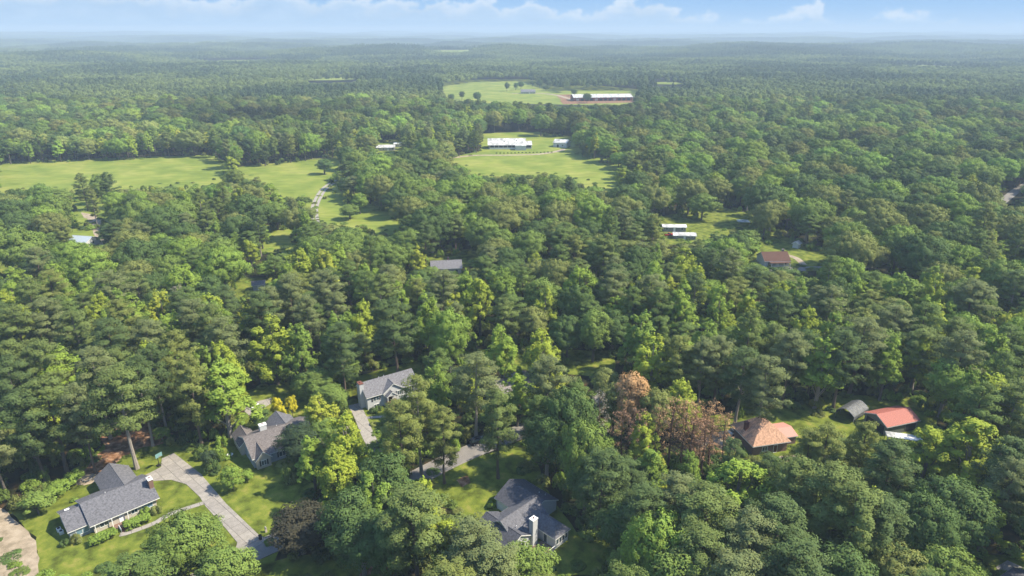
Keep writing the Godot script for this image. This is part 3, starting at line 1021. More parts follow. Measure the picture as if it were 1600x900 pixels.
	slabs("patio", "pale patio slab behind the taupe roofed house", PackedVector2Array([Vector2(-76, -168.1),Vector2(-73.7, -172.4),Vector2(-70, -174.6),Vector2(-68.5, -172.4),Vector2(-70.8, -168.1),Vector2(-72.8, -164.7)]), deg_to_rad(-36.0), Vector2(-72.7, -169.5), Vector2(2.4, 2.4), 0.08, "concrete_pale")
	slabs("parking_pad", "grey slab pad at the lower right corner", PackedVector2Array([Vector2(96.4, -107.7),Vector2(99.9, -109.5),Vector2(101.8, -107.4),Vector2(101.8, -100.5),Vector2(94.5, -100.5)]), deg_to_rad(30.0), Vector2(98.7, -107), Vector2(2.6, 2.6), 0.08, "concrete")
	tag(part(self, "gravel_drive", sheet_mesh(ragged([Vector2(66.6, -145.3),Vector2(72.8, -146.7),Vector2(79.8, -146.1),Vector2(80.2, -143.1),Vector2(74.1, -142),Vector2(66.5, -142)], 1.0, 0.4), 0.03), M["bare_drive"]), "pale gravel drive below the orange pyramid roofed house", "", "", "structure")
	tag(part(self, "gravel_drive", sheet_mesh(ragged([Vector2(48, -154.5),Vector2(59.9, -157.6),Vector2(63.3, -152.1),Vector2(57, -148.1),Vector2(47.5, -149.2)], 1.0, 0.4), 0.026), M["bare_drive"]), "pale drive behind the brown dead pines", "", "", "structure")
	var lane := part(self, "farm_lane", sheet_mesh(ribbon([Vector2(-117.5, -487.5),Vector2(-124.6, -480.8),Vector2(-126.8, -457.6),Vector2(-123.6, -427.4),Vector2(-117.9, -397.5),Vector2(-107.6, -363.1),Vector2(-96.6, -329.3)], 5.5), 0.034), M["hayfield"])
	tag(lane, "two track gravel lane curving across the pale field", "", "", "structure")
	for off in [-1.1, 1.1]:
		var pts := [Vector2(-117.5, -487.5),Vector2(-124.6, -480.8),Vector2(-126.8, -457.6),Vector2(-123.6, -427.4),Vector2(-117.9, -397.5),Vector2(-107.6, -363.1),Vector2(-96.6, -329.3)]
		for i in pts.size(): pts[i] += Vector2(off * 1.3, off * 0.3)
		part(lane, "wheel_track", sheet_mesh(ribbon(pts, 1.9), 0.09), M["concrete_pale"])
	tag(part(self, "farm_lane", sheet_mesh(ribbon([Vector2(-58.5, -568.5),Vector2(-32.9, -587.2),Vector2(-5.5, -588.8),Vector2(22.1, -593.6),Vector2(38.4, -607),Vector2(47.4, -620.9)], 5.0), 0.034), M["bare_drive"]), "pale farm lane running past the long white building", "", "", "structure")
	tag(part(self, "side_road", sheet_mesh(ribbon([Vector2(107.4, -284.7),Vector2(132.1, -289.9),Vector2(156, -291.6),Vector2(170.6, -298.9),Vector2(189.3, -310.5),Vector2(224.3, -338.4),Vector2(275.5, -386.9),Vector2(318.5, -431),Vector2(353.3, -465.8),Vector2(424.5, -531.7)], 5.4), 0.045), M["road"]), "pale country road glimpsed between trees on the right", "", "", "structure")
	tag(part(self, "dirt_path", sheet_mesh(ribbon([Vector2(130.7, -310.5),Vector2(133.6, -304.6),Vector2(133.1, -295.2)], 3.0), 0.03), M["bare_drive"]), "short dirt path beside the brown roofed cottage", "", "", "structure")
	tag(part(self, "clay_lane", sheet_mesh(ribbon([Vector2(0, -1205.6),Vector2(43.6, -1205.6),Vector2(74.1, -1168.7),Vector2(97.1, -1070)], 8.0), 0.12), M["bare_drive"]), "clay lane from the far house to the red barn", "", "", "structure")


func make_houses() -> void:
	var o := Vector2(-87.6, -116.4)
	var t := thing("ranch_house", "low grey roofed ranch house with rear wing and two clipped hedges", "house", Vector3(o.x, 0, o.y), 44.0)
	gable(t, "siding_cream", "shingle_grey", 0.0, 12.5, -12.0, -1.4, 0.0, 2.7, 5.0, true, 0.7)
	gable(t, "siding_blue_shade", "shingle_grey", -4.2, 0.02, -10.9, -2.3, 0.0, 2.5, 4.4, true, 0.35)
	gable(t, "siding_cream", "shingle_grey", 4.9, 11.6, -18.2, -6.8, 0.0, 2.7, 4.93, false, 0.4)
	chimney(t, Vector3(12.75, 0, -4.3), 0.9, 1.6, 5.9, "brick", "trim")
	opening(t, "window", Vector3(-1.9, .8, -2.3), 0, 2.3, 1.3, "glass_blue", "trim", 2)
	opening(t, "window", Vector3(10.6, .8, -1.4), 0, 2.2, 1.3, "glass_blue", "trim", 2)
	opening(t, "window", Vector3(2.0, .9, -1.4), 0, 1.6, 1.2, "glass", "trim", 2)
	opening(t, "door", Vector3(5.4, .1, -1.4), 0, .95, 2.05, "white_paint")
	opening(t, "window", Vector3(8.0, .9, -1.4), 0, 1.2, 1.2, "glass", "trim", 2)
	opening(t, "window", Vector3(4.9, .9, -15.0), -90, 1.2, 1.1)
	var porch := part(t, "porch", box_mesh(Vector3(3.2, 0, -1.4), Vector3(6.6, .14, .3), .02), M["brick"])
	part(porch, "step", box_mesh(Vector3(4.3, .0, .32), Vector3(5.9, .09, 2.4), .02), M["brick_red"])
	for x in [0.2, 3.4, 6.5]: part(t, "porch_post", box_mesh(Vector3(x - .07, 0, -.75), Vector3(x + .07, 2.42, -.61)), M["trim"])
	rail(t, Vector3(4.2, .1, .4), Vector3(4.2, .1, 2.3), .8)
	rail(t, Vector3(6.0, .1, .4), Vector3(6.0, .1, 2.3), .8)
	part(t, "skylight", box_mesh(Vector3(-3.4, 3.72, -8.6), Vector3(-2.5, 3.95, -7.9)), M["white_paint"])
	vent(t, Vector3(4.4, 4.7, -7.2)); vent(t, Vector3(-0.9, 4.0, -7.2), 0.6)
	open_ground([Vector2(-101.5, -126.5),Vector2(-101.1, -138.4),Vector2(-99.3, -145),Vector2(-90.8, -142.3),Vector2(-79.2, -126.5),Vector2(-81.3, -114.3),Vector2(-90, -113.3),Vector2(-97, -118.1)])

	o = Vector2(-62.8, -140.5)
	t = thing("taupe_house", "taupe roofed house with broad white chimney and small front gable", "house", Vector3(o.x, 0, o.y), 36.0)
	gable(t, "siding_blue_shade", "shingle_taupe", 0.0, 15.6, -12.0, 0.0, 0.0, 2.9, 5.6, true, 0.4)  # bluish shade of its left wall put into the siding colour
	gable(t, "siding_cream", "shingle_taupe", 0.4, 3.8, -4.0, 1.1, 0.0, 2.8, 4.6, false, 0.35)
	gable(t, "siding_cream", "shingle_taupe", -1.0, 3.2, -14.0, -7.4, 0.0, 2.8, 4.5, false, 0.35)
	gable(t, "siding_cream", "shingle_grey", 7.2, 14.0, -14.5, -6.4, 0.0, 2.8, 5.1, false, 0.35)
	chimney(t, Vector3(5.0, 2, -7.6), 1.7, 1.2, 6.7, "siding_white", "trim")
	opening(t, "window", Vector3(2.1, .8, 1.1), 0, 1.1, 1.3, "glass", "trim", 2, true)
	opening(t, "window", Vector3(7.0, .9, 0), 0, 1.6, 1.3, "glass", "trim", 2, true)
	opening(t, "door", Vector3(9.6, .1, 0), 0, .95, 2.05, "door_dark")
	opening(t, "window", Vector3(0, 1.0, -4.0), -90, .8, 1.1)
	opening(t, "window", Vector3(0, 1.0, -8.0), -90, .8, 1.1)
	vent(t, Vector3(8.4, 4.9, -7.6)); vent(t, Vector3(10.6, 4.75, -11.0))
	open_ground([Vector2(-71.8, -149.2),Vector2(-71.9, -159.8),Vector2(-64.4, -166.4),Vector2(-55.9, -164.7),Vector2(-50.5, -157.6),Vector2(-54.9, -146.4),Vector2(-61, -138.4)])

	o = Vector2(-40.5, -167.8)
	t = thing("white_house", "white house with raised front gable, grey roof and end chimney", "house", Vector3(o.x, 0, o.y), 34.0)
	gable(t, "siding_white", "shingle_silver", 0.0, 15.4, -7.6, 0.0, 0.0, 4.2, 6.9, true, 0.4)
	gable(t, "siding_white", "shingle_silver", 4.8, 10.8, -4.2, 0.5, 0.0, 4.2, 6.35, false, 0.35)
	gable(t, "siding_white", "shingle_silver", 5.3, 8.2, 0.5, 1.9, 3.3, 3.4, 4.5, false, 0.2)
	chimney(t, Vector3(-0.62, 0, -2.9), 1.2, 1.9, 7.5, "siding_white", "brick_red")
	opening(t, "window", Vector3(2.6, 2.3, 0), 0, 1.7, 1.3, "glass", "trim", 2, true)
	opening(t, "window", Vector3(9.5, 2.3, .5), 0, 1.1, 1.3, "glass", "trim", 2, true)
	opening(t, "window", Vector3(12.9, 2.3, 0), 0, 1.5, 1.3, "glass", "trim", 2, true)
	opening(t, "door", Vector3(6.7, 1.5, .5), 0, 1.0, 2.0, "door_dark")
	opening(t, "window", Vector3(2.6, .3, 0), 0, 1.4, .8, "glass", "trim", 2)
	opening(t, "window", Vector3(0, 2.4, -5.6), -90, .9, 1.2)
	part(t, "porch", box_mesh(Vector3(5.3, 1.3, .52), Vector3(8.2, 1.45, 1.9)), M["wood"])
	for k in 6: part(t, "step", box_mesh(Vector3(5.5, 0, 1.92 + k * .3), Vector3(7.0, 1.28 - k * .21, 2.2 + k * .3)), M["wood"])
	for x in [5.4, 8.1]: part(t, "porch_post", box_mesh(Vector3(x - .07, 1.45, 1.74), Vector3(x + .07, 3.4, 1.88)), M["trim"])
	rail(t, Vector3(7.1, 1.4, 1.9), Vector3(8.1, 1.4, 1.9), .9, "wood")
	vent(t, Vector3(5.6, 6.6, -4.4)); vent(t, Vector3(7.2, 6.6, -4.5))
	open_ground([Vector2(-44.6, -168.1),Vector2(-48.3, -187.1),Vector2(-32.5, -196.6),Vector2(-26.6, -187.1),Vector2(-27.5, -171.7),Vector2(-38.4, -161.4)])

	o = Vector2(-3.3, -126.4)
	t = thing("dark_roofed_house", "charcoal roofed house with front garage, white chimney and end sunroom", "house", Vector3(o.x, 0, o.y), 45.0)
	gable(t, "siding_white", "shingle_shaded", -0.5, 8.4, 0.2, 10.2, 0.0, 2.7, 5.0, false, 0.35)  # garage roof painted darker for the slope turned from the sun
	gable(t, "siding_white", "shingle_grey", -7.4, 2.7, 4.8, 13.2, 0.0, 2.7, 5.5, true, 0.4)
	gable(t, "siding_white", "shingle_shaded", -10.2, -3.7, 4.2, 13.9, 0.0, 2.7, 4.5, false, 0.35)  # left wing roof also carries slope shade in its colour
	hip(t, "siding_white", "shingle_grey", -1.1, 2.95, 9.2, 18.3, 2.7, 4.7, 0.35)
	chimney(t, Vector3(-3.1, 0, 14.0), 1.4, 1.1, 6.4, "siding_white", "trim")
	opening(t, "garage_door", Vector3(-0.5, 0, 2.8), -90, 4.6, 2.15, "white_paint", "shutter", 1)
	for k in 4: opening(t, "window", Vector3(-0.45 + k * .92, .95, 18.3), 0, .74, 1.25)
	opening(t, "door", Vector3(-1.1, .2, 15.6), -90, .9, 2.05, "glass")
	opening(t, "window", Vector3(-6.0, .9, 13.2), 0, 1.4, 1.2, "glass", "trim", 2)
	var deck := part(t, "deck", box_mesh(Vector3(-5.4, .0, 14.7), Vector3(-1.2, .22, 18.4)), M["wood"])
	for k in 14: part(deck, "plank", box_mesh(Vector3(-5.38 + k * .3, .22, 14.7), Vector3(-5.11 + k * .3, .25, 18.4)), M["wood" if k % 3 else "wood_grey"])
	rail(t, Vector3(-1.25, .25, 18.5), Vector3(-3.0, .25, 18.5))
	rail(t, Vector3(-3.0, .25, 18.5), Vector3(-3.0, .25, 20.0))
	vent(t, Vector3(6.2, 4.0, 7.0), .3); vent(t, Vector3(6.9, 3.7, 8.2), .3); vent(t, Vector3(-5.5, 4.2, 11.5), .4)
	open_ground([Vector2(-7.5, -118.1),Vector2(-6.9, -125.4),Vector2(-3.1, -137.1),Vector2(1.2, -137.1),Vector2(8.7, -127.7),Vector2(13, -118.1),Vector2(8.9, -110.9),Vector2(0, -108.8)])

	t = plain_house("tan roofed house mostly hidden behind trees beyond the street", Vector2(-1.3, -178.1), 36.0, 13.0, 8.0, 2.9, 4.9, "siding_cream", "shingle_tan", "tan_roofed_house")
	open_ground([Vector2(-8.6, -181.1),Vector2(-7.2, -196.6),Vector2(6.3, -200.3),Vector2(6.5, -175.3),Vector2(-1.8, -171.7)])

	o = Vector2(64.0, -151.6)
	t = thing("orange_roofed_house", "house with steep orange pyramid roof and low pinkish annex", "house", Vector3(o.x, 0, o.y), 13.0)
	hip(t, "brick", "shingle_orange", -4.8, 4.8, -4.8, 4.8, 2.9, 8.0, .6)
	gable(t, "brick", "tin_pink", 4.8, 9.0, -3.6, 2.4, 0.0, 2.4, 3.2, true, 0.3)
	chimney(t, Vector3(-3.9, 2, -.6), .9, .9, 6.3, "brick_red", "brick_red")
	opening(t, "window", Vector3(-1.5, .9, 4.8), 0, 1.4, 1.2, "glass", "trim", 2)
	opening(t, "door", Vector3(1.5, .1, 4.8), 0, .95, 2.05, "door_dark")
	opening(t, "window", Vector3(9.0, .9, -.6), 90, 1.2, 1.1)
	var dish := Solid.new()
	for k in 10:
		var p := Vector3(cos(TAU * k / 10), sin(TAU * k / 10), 0)
		var q := Vector3(cos(TAU * (k + 1) / 10), sin(TAU * (k + 1) / 10), 0)
		dish.quad(p * .22 + Vector3(0, 0, -.14), q * .22 + Vector3(0, 0, -.14), q * .5, p * .5)
		dish.tri(Vector3(0, 0, -.17), q * .22 + Vector3(0, 0, -.14), p * .22 + Vector3(0, 0, -.14))
	var d := part(t, "satellite_dish", dish.done(), M["white_paint"])
	d.position = Vector3(.9, 8.3, -.9)
	d.rotation_degrees = Vector3(-35, 20, 0)
	var pole := Solid.new()
	pole.tube(Vector3(.9, 6.3, -1.0), Vector3(.9, 8.25, -1.0), .04, .04, 5)
	part(t, "dish_pole", pole.done(), M["steel"])
	open_ground([Vector2(59.4, -147.8),Vector2(66.6, -164.7),Vector2(77.5, -163.1),Vector2(76.9, -152.1),Vector2(68.9, -145)])

	plain_house("grey roofed house cut off at the lower right corner", Vector2(94.6, -98.2), 30.0, 10.0, 8.0, 2.8, 4.6, "siding_white", "shingle_grey", "grey_roofed_house")
	t = plain_house("grey roofed house with small dark chimney deep in the woods", Vector2(-29.2, -286.7), 8.0, 13.0, 9.0, 2.9, 5.0, "siding_cream", "shingle_silver", "grey_roofed_house")
	chimney(t, Vector3(1.0, 3, -1.0), .9, .9, 6.0, "brick_red", "shutter")
	t = plain_house("small house with blue grey metal roof among yard pines", Vector2(-213.7, -327.1), -12.0, 11.0, 9.0, 2.7, 4.4, "siding_white", "tin_blue", "blue_roofed_house")
	t = plain_house("brown roofed cottage with white front porch on the right", Vector2(119.5, -297.3), 4.0, 11.5, 9.0, 2.9, 5.6, "siding_white", "shingle_brown", "brown_roofed_cottage")
	part(t, "porch_roof", box_mesh(Vector3(-4.0, 2.45, 4.52), Vector3(5.2, 2.6, 7.2)), M["shingle_brown"])
	for x in [-3.6, -0.6, 2.2, 5.0]: part(t, "porch_post", box_mesh(Vector3(x - .1, 0, 6.9), Vector3(x + .1, 2.45, 7.1)), M["trim"])
	rail(t, Vector3(-3.6, .2, 7.0), Vector3(5.0, .2, 7.0))
	chimney(t, Vector3(4.6, 3, -1.0), .8, .8, 6.4, "stone", "stone")


func arch(t: Node3D, len_: float, wide: float, side: float, top: float, m: String) -> void:
	var s := Solid.new()
	var prof := []
	for k in 9:
		var f := k / 8.0
		prof.append(Vector2(-wide * .5 + wide * f, side + (top - side) * (1.0 - pow(absf(f * 2 - 1), 1.5))))
	for k in 8:
		var a: Vector2 = prof[k]
		var b: Vector2 = prof[k + 1]
		for e in [0.0, 0.09]:
			s.quad(Vector3(0, a.y + e, a.x), Vector3(len_, a.y + e, a.x), Vector3(len_, b.y + e, b.x), Vector3(0, b.y + e, b.x))
	part(t, "roof", s.done(), M[m])
	var r := Solid.new()
	for k in 6:
		for j in 8: r.tube(Vector3(len_ * k / 5.0, prof[j].y + .1, prof[j].x), Vector3(len_ * k / 5.0, prof[j + 1].y + .1, prof[j + 1].x), .03, .03, 4)
	part(t, "roof_seam", r.done(), M["steel"])
	for z in [-wide * .5, wide * .5]:
		part(t, "side_panel", box_mesh(Vector3(0, side - 1.0, z - .03), Vector3(len_, side + .02, z + .03)), M[m])
		for k in 4: part(t, "post", box_mesh(Vector3(len_ * k / 3.0 - .05, 0, z - .05), Vector3(len_ * k / 3.0 + .05, side - .98, z + .05)), M["steel"])
	part(t, "back_panel", box_mesh(Vector3(len_ - .06, 0, -wide * .48), Vector3(len_ - .02, side, wide * .48)), M["siding_grey"])


func make_outbuildings() -> void:
	var t := thing("carport", "grey arched metal carport left of the red roofed barn", "carport", Vector3(91.0, 0, -162.5), 37.0)
	arch(t, 7.8, 5.0, 2.1, 3.5, "tin_grey")
	open_ground([Vector2(86.6, -159.8),Vector2(94, -174.6),Vector2(101.8, -175.3),Vector2(97.2, -163.1),Vector2(91.6, -157.6)])
	var o := Vector2(98.4, -154.5)
	t = thing("red_roofed_barn", "open ended barn with faded red metal roof", "barn", Vector3(o.x, 0, o.y), 18.0)
	gable(t, "siding_olive", "tin_red", 0.0, 10.6, -7.6, -0.2, 0.0, 2.9, 4.5, true, 0.35)
	opening(t, "doorway", Vector3(0, 0, -3.9), -90, 6.0, 2.5, "opening_shade", "wood_grey")  # closed wall behind, the dark panel paints the shaded inside
	opening(t, "doorway", Vector3(8.2, 0, -.2), 0, 3.4, 2.2, "opening_shade", "wood_grey")
	open_ground([Vector2(94.4, -159.8),Vector2(102.5, -171),Vector2(112.9, -171.7),Vector2(113.5, -161.4),Vector2(105.7, -150.6),Vector2(95.8, -150.6)])
	var c := Vector2(100.9, -151.1)
	t = thing("lean_to", "long low white metal lean-to roof before the red roofed barn", "shelter", Vector3(c.x, 0, c.y), -16.0)
	part(t, "roof", box_mesh(Vector3(-4.2, 2.2, -1.4), Vector3(4.2, 2.32, 1.4), .03), M["tin_white"])
	for k in 9: part(t, "roof_rib", box_mesh(Vector3(-4.1 + k * 1.0, 2.32, -1.38), Vector3(-4.02 + k * 1.0, 2.38, 1.38)), M["tin_white"])
	for x in [-4.0, 0.0, 4.0]:
		for z in [-1.25, 1.25]: part(t, "post", box_mesh(Vector3(x - .06, 0, z - .06), Vector3(x + .06, 2.2, z + .06)), M["wood_grey"])
	# trailers and sheds in the right clearing
	var a := Vector2(86.4, -352.8)
	t = plain_house("white roofed trailer home behind the red truck", a, -3.0, 12.0, 5.0, 2.5, 3.3, "siding_grey", "tin_white", "trailer_home", "trailer")
	a = Vector2(88.6, -338.6)
	t = plain_house("lower white roofed trailer beside the bright tree", a, -6.0, 11.0, 5.0, 2.0, 2.9, "siding_grey", "tin_white", "trailer_home", "trailer")
	a = Vector2(126.9, -363.8)
	t = thing("pole_shed", "small open shed with flat white roof at the clearing edge", "shed", Vector3(a.x, 0, a.y), -4.0)
	part(t, "roof", box_mesh(Vector3(-3.2, 2.2, -2.6), Vector3(3.2, 2.35, 2.6)), M["tin_white"])
	for x in [-3.0, 3.0]:
		for z in [-2.4, 2.4]: part(t, "post", box_mesh(Vector3(x - .08, 0, z - .08), Vector3(x + .08, 2.2, z + .08)), M["wood_grey"])
	a = Vector2(140.2, -322.2)
	plain_house("tiny white shed under trees right of the brown roofed cottage", a, 50.0, 3.4, 2.8, 2.3, 3.1, "siding_white", "tin_white", "garden_shed", "shed")
	a = Vector2(-104.7, -264.6)
	plain_house("small white shed alone in the left woods", a, 18.0, 4.6, 3.6, 2.4, 3.4, "siding_white", "shingle_silver", "garden_shed", "shed")
	# the long white farm building
	a = Vector2(-2.9, -620.9)
	t = thing("farm_building", "long white roofed farm building with dark open front", "farm building", Vector3(a.x, 0, a.y - 8.0), 2.0)
	gable(t, "siding_grey", "tin_white", -18.5, 14.5, -8.5, 8.5, 0, 4.0, 8.4, true, .8)
	part(t, "front_opening_shade", box_mesh(Vector3(-17.0, 1.5, 8.5), Vector3(13.8, 3.5, 8.58)), M["opening_shade"])  # flat panel painted dark for the shaded interior
	part(t, "front_panel", box_mesh(Vector3(-17.6, 0, 8.52), Vector3(14.4, 1.45, 8.7)), M["white_paint"])
	for k in 9: part(t, "post", box_mesh(Vector3(-17.4 + k * 3.95, 1.45, 8.5), Vector3(-17.1 + k * 3.95, 3.7, 8.72)), M["trim"])
	gable(t, "siding_white", "tin_white", 14.5, 20.5, -5.5, 6.5, 0, 3.4, 6.0, true, .4)
	part(t, "side_opening_shade", box_mesh(Vector3(15.5, 1.0, 6.5), Vector3(19.8, 2.9, 6.58)), M["opening_shade"])  # another flat panel with interior shade in its colour
	gable(t, "siding_white", "tin_white", 5.2, 15.0, 8.9, 15.5, 0, 4.1, 5.0, true, .2)
	for p in [Vector3(-9.0, 7.4, -1.2), Vector3(2.5, 7.7, -.9), Vector3(-4.6, 5.6, 4.2), Vector3(6.5, 6.2, 3.2)]: part(t, "roof_vent", box_mesh(p, p + Vector3(.9, 1.1, .8)), M["siding_grey"])
	open_ground([Vector2(-25.9, -577.7),Vector2(-29.4, -723.9),Vector2(25.7, -733.5),Vector2(22.7, -577.7)])
	a = Vector2(45.8, -631.8)
	t = thing("white_barn", "smaller white barn half hidden by the wood edge right of the farm building", "barn", Vector3(a.x, 0, a.y - 3.0), -24.0)
	gable(t, "siding_white", "tin_white", -6.5, 6.5, -5.0, 5.0, 0, 4.2, 6.6, true, .4)
	opening(t, "doorway", Vector3(-2.0, 0, 5.0), 0, 2.0, 2.6, "opening_shade")
	opening(t, "window", Vector3(2.6, 1.3, 5.0), 0, 1.4, 1.4)
	opening(t, "doorway", Vector3(-6.5, 0, 0), -90, 2.8, 3.0, "door_dark")
	open_ground([Vector2(31.6, -584),Vector2(38.6, -696.3),Vector2(61.2, -696.3),Vector2(54.5, -584)])
	for e in [[Vector2(-112.7, -615.6), "long grey white shed in the tan farm yard", 16.0, 8.0, 3.0, 4.6, "tin_white"], [Vector2(-60.8, -605.1), "dark little shed at the wood edge beyond the lane field", 7.0, 6.0, 2.6, 3.9, "shingle_taupe"], [Vector2(-104.7, -633.9), "pale box shed right of the long grey white shed", 7.0, 6.0, 3.0, 3.8, "tin_white"]]:
		plain_house(e[1], e[0], 6.0, e[2], e[3], e[4], e[5], "siding_cream", e[6], "farm_shed", "shed")
	# the far red barn
	a = Vector2(136.9, -1085.3)
	t = thing("long_barn", "very long red barn with white metal roof in the distance", "barn", Vector3(a.x, 0, a.y), 7.0)
	gable(t, "barn_red", "tin_white", -45, 45, -14, 14, 0, 5.6, 9.0, true, 1.2)
	for k in 12: part(t, "stall_opening", box_mesh(Vector3(-42.0 + k * 7.2, 0.6, 14.0), Vector3(-37.5 + k * 7.2, 3.8, 14.15)), M["opening_shade" if k % 4 else "siding_cream"])  # dark ones are panels painted as the shade inside the stalls
	opening(t, "doorway", Vector3(-45, 0, 0), -90, 5.0, 4.2, "opening_shade", "trim")
	open_ground([Vector2(78.3, -1012.7),Vector2(100, -1258.6),Vector2(221.7, -1258.6),Vector2(181.2, -1021.9)])


func make_far_buildings() -> void:
	plain_house("low grey roofed farmhouse ringed by dark trees in the far pasture", Vector2(27.3, -1206.9), 3.0, 24.0, 13.0, 3.4, 6.4, "siding_cream", "shingle_silver", "farmhouse")
	for e in FAR:
		var a: Vector2 = e[0]
		plain_house(e[1], a, e[5], e[2], e[3], 4.5, 8.0, "siding_white", e[4], "pale_roofed_building", "building")


const SUNNY := [[Vector2(3.4, -119.4), 5.0, 4.0], [Vector2(-5.3, -133.5), 5.0, 0.0], [Vector2(-11.3, -133.5), 5.0, 0.0], [Vector2(64.9, -148.9), 5.0, 4.0], [Vector2(68.6, -147.6), 4.0, 3.0], [Vector2(-89.5, -125.8), 6.0, 4.0], [Vector2(-75, -129.9), 5.0, 0.0], [Vector2(-59.1, -146), 6.0, 4.0], [Vector2(-35.9, -173.9), 5.0, 5.0], [Vector2(99.4, -157.5), 6.0, 4.0], [Vector2(104.3, -158.8), 7.0, 4.0], [Vector2(91.9, -163.1), 3.0, 3.0], [Vector2(-63.9, -165.8), 4.0, 3.0], [Vector2(-16.3, -147.8), 3.0, 0.0]]

const CLEARINGS := [
	[Vector2(-948.7, -2449), "faint pale clearing in the hazy woods on the far left", 150.0, 160.0], [Vector2(-350.1, -2063.1), "pale clearing around the long building in the far woods", 110.0, 120.0], [Vector2(309, -1430.3), "sliver of pale field in the woods right of the red barn", 40.0, 40.0],
	[Vector2(-1929.5, -3346.9), "hazy far clearing near the left skyline", 260.0, 330.0], [Vector2(-267.2, -3008.5), "faint clearing below the middle skyline", 170.0, 260.0], [Vector2(1297.6, -2138.1), "pale ground before the long white skyline building", 200.0, 130.0], [Vector2(-393.7, -1565.6), "small pale clearing left of the far pasture", 60.0, 70.0],
]

const FAR := [
	[Vector2(-106.9, -1631.4), "white farmhouse at the far wood edge above the pasture", 22.0, 12.0, "tin_white", 5.0],
	[Vector2(-347.8, -2177.7), "long pale building in the far woods left of the pasture", 46.0, 16.0, "tin_white", -4.0],
	[Vector2(-352.2, -1678.5), "small pale roof in the far woods, nearest left of the pasture", 22.0, 12.0, "tin_white", 10.0],
	[Vector2(-280, -1504.7), "pale roof low in the far trees before the pasture edge", 18.0, 11.0, "tin_white", -8.0],
	[Vector2(-1098.3, -2218.7), "lone white roof in the hazy woods on the far left", 28.0, 14.0, "tin_white", 4.0],
	[Vector2(-1066.5, -2351.5), "pale roof just right of the lone far left white roof", 26.0, 14.0, "shingle_silver", -5.0],
	[Vector2(-801.5, -2399.2), "tiny white roof on the far wooded slope", 24.0, 14.0, "tin_white", 2.0],
	[Vector2(1551.6, -2399.2), "very long low white building on the hazy right skyline", 190.0, 26.0, "tin_white", -3.0],
	[Vector2(387.7, -802.6), "bright little roof among the right hand woods", 11.0, 8.0, "tin_white", 12.0],
	[Vector2(138.4, -743.4), "grey roof in the woods right of the white barn", 15.0, 10.0, "shingle_taupe", -8.0],
	[Vector2(190, -808.5), "second grey roof in the woods, farther right of the white barn", 17.0, 10.0, "shingle_taupe", 6.0],
]


func tree_of(o: Node3D, form: String, kind: String, tone: int, v: int, bark: String) -> void:
	var s: Dictionary = shapes[form][(tone * 2 + v % 3) % shapes[form].size()]
	part(o, "trunk", s.trunk, M[bark])
	part(o, "crown", s.crown, M["%s_%d" % [kind, tone]])


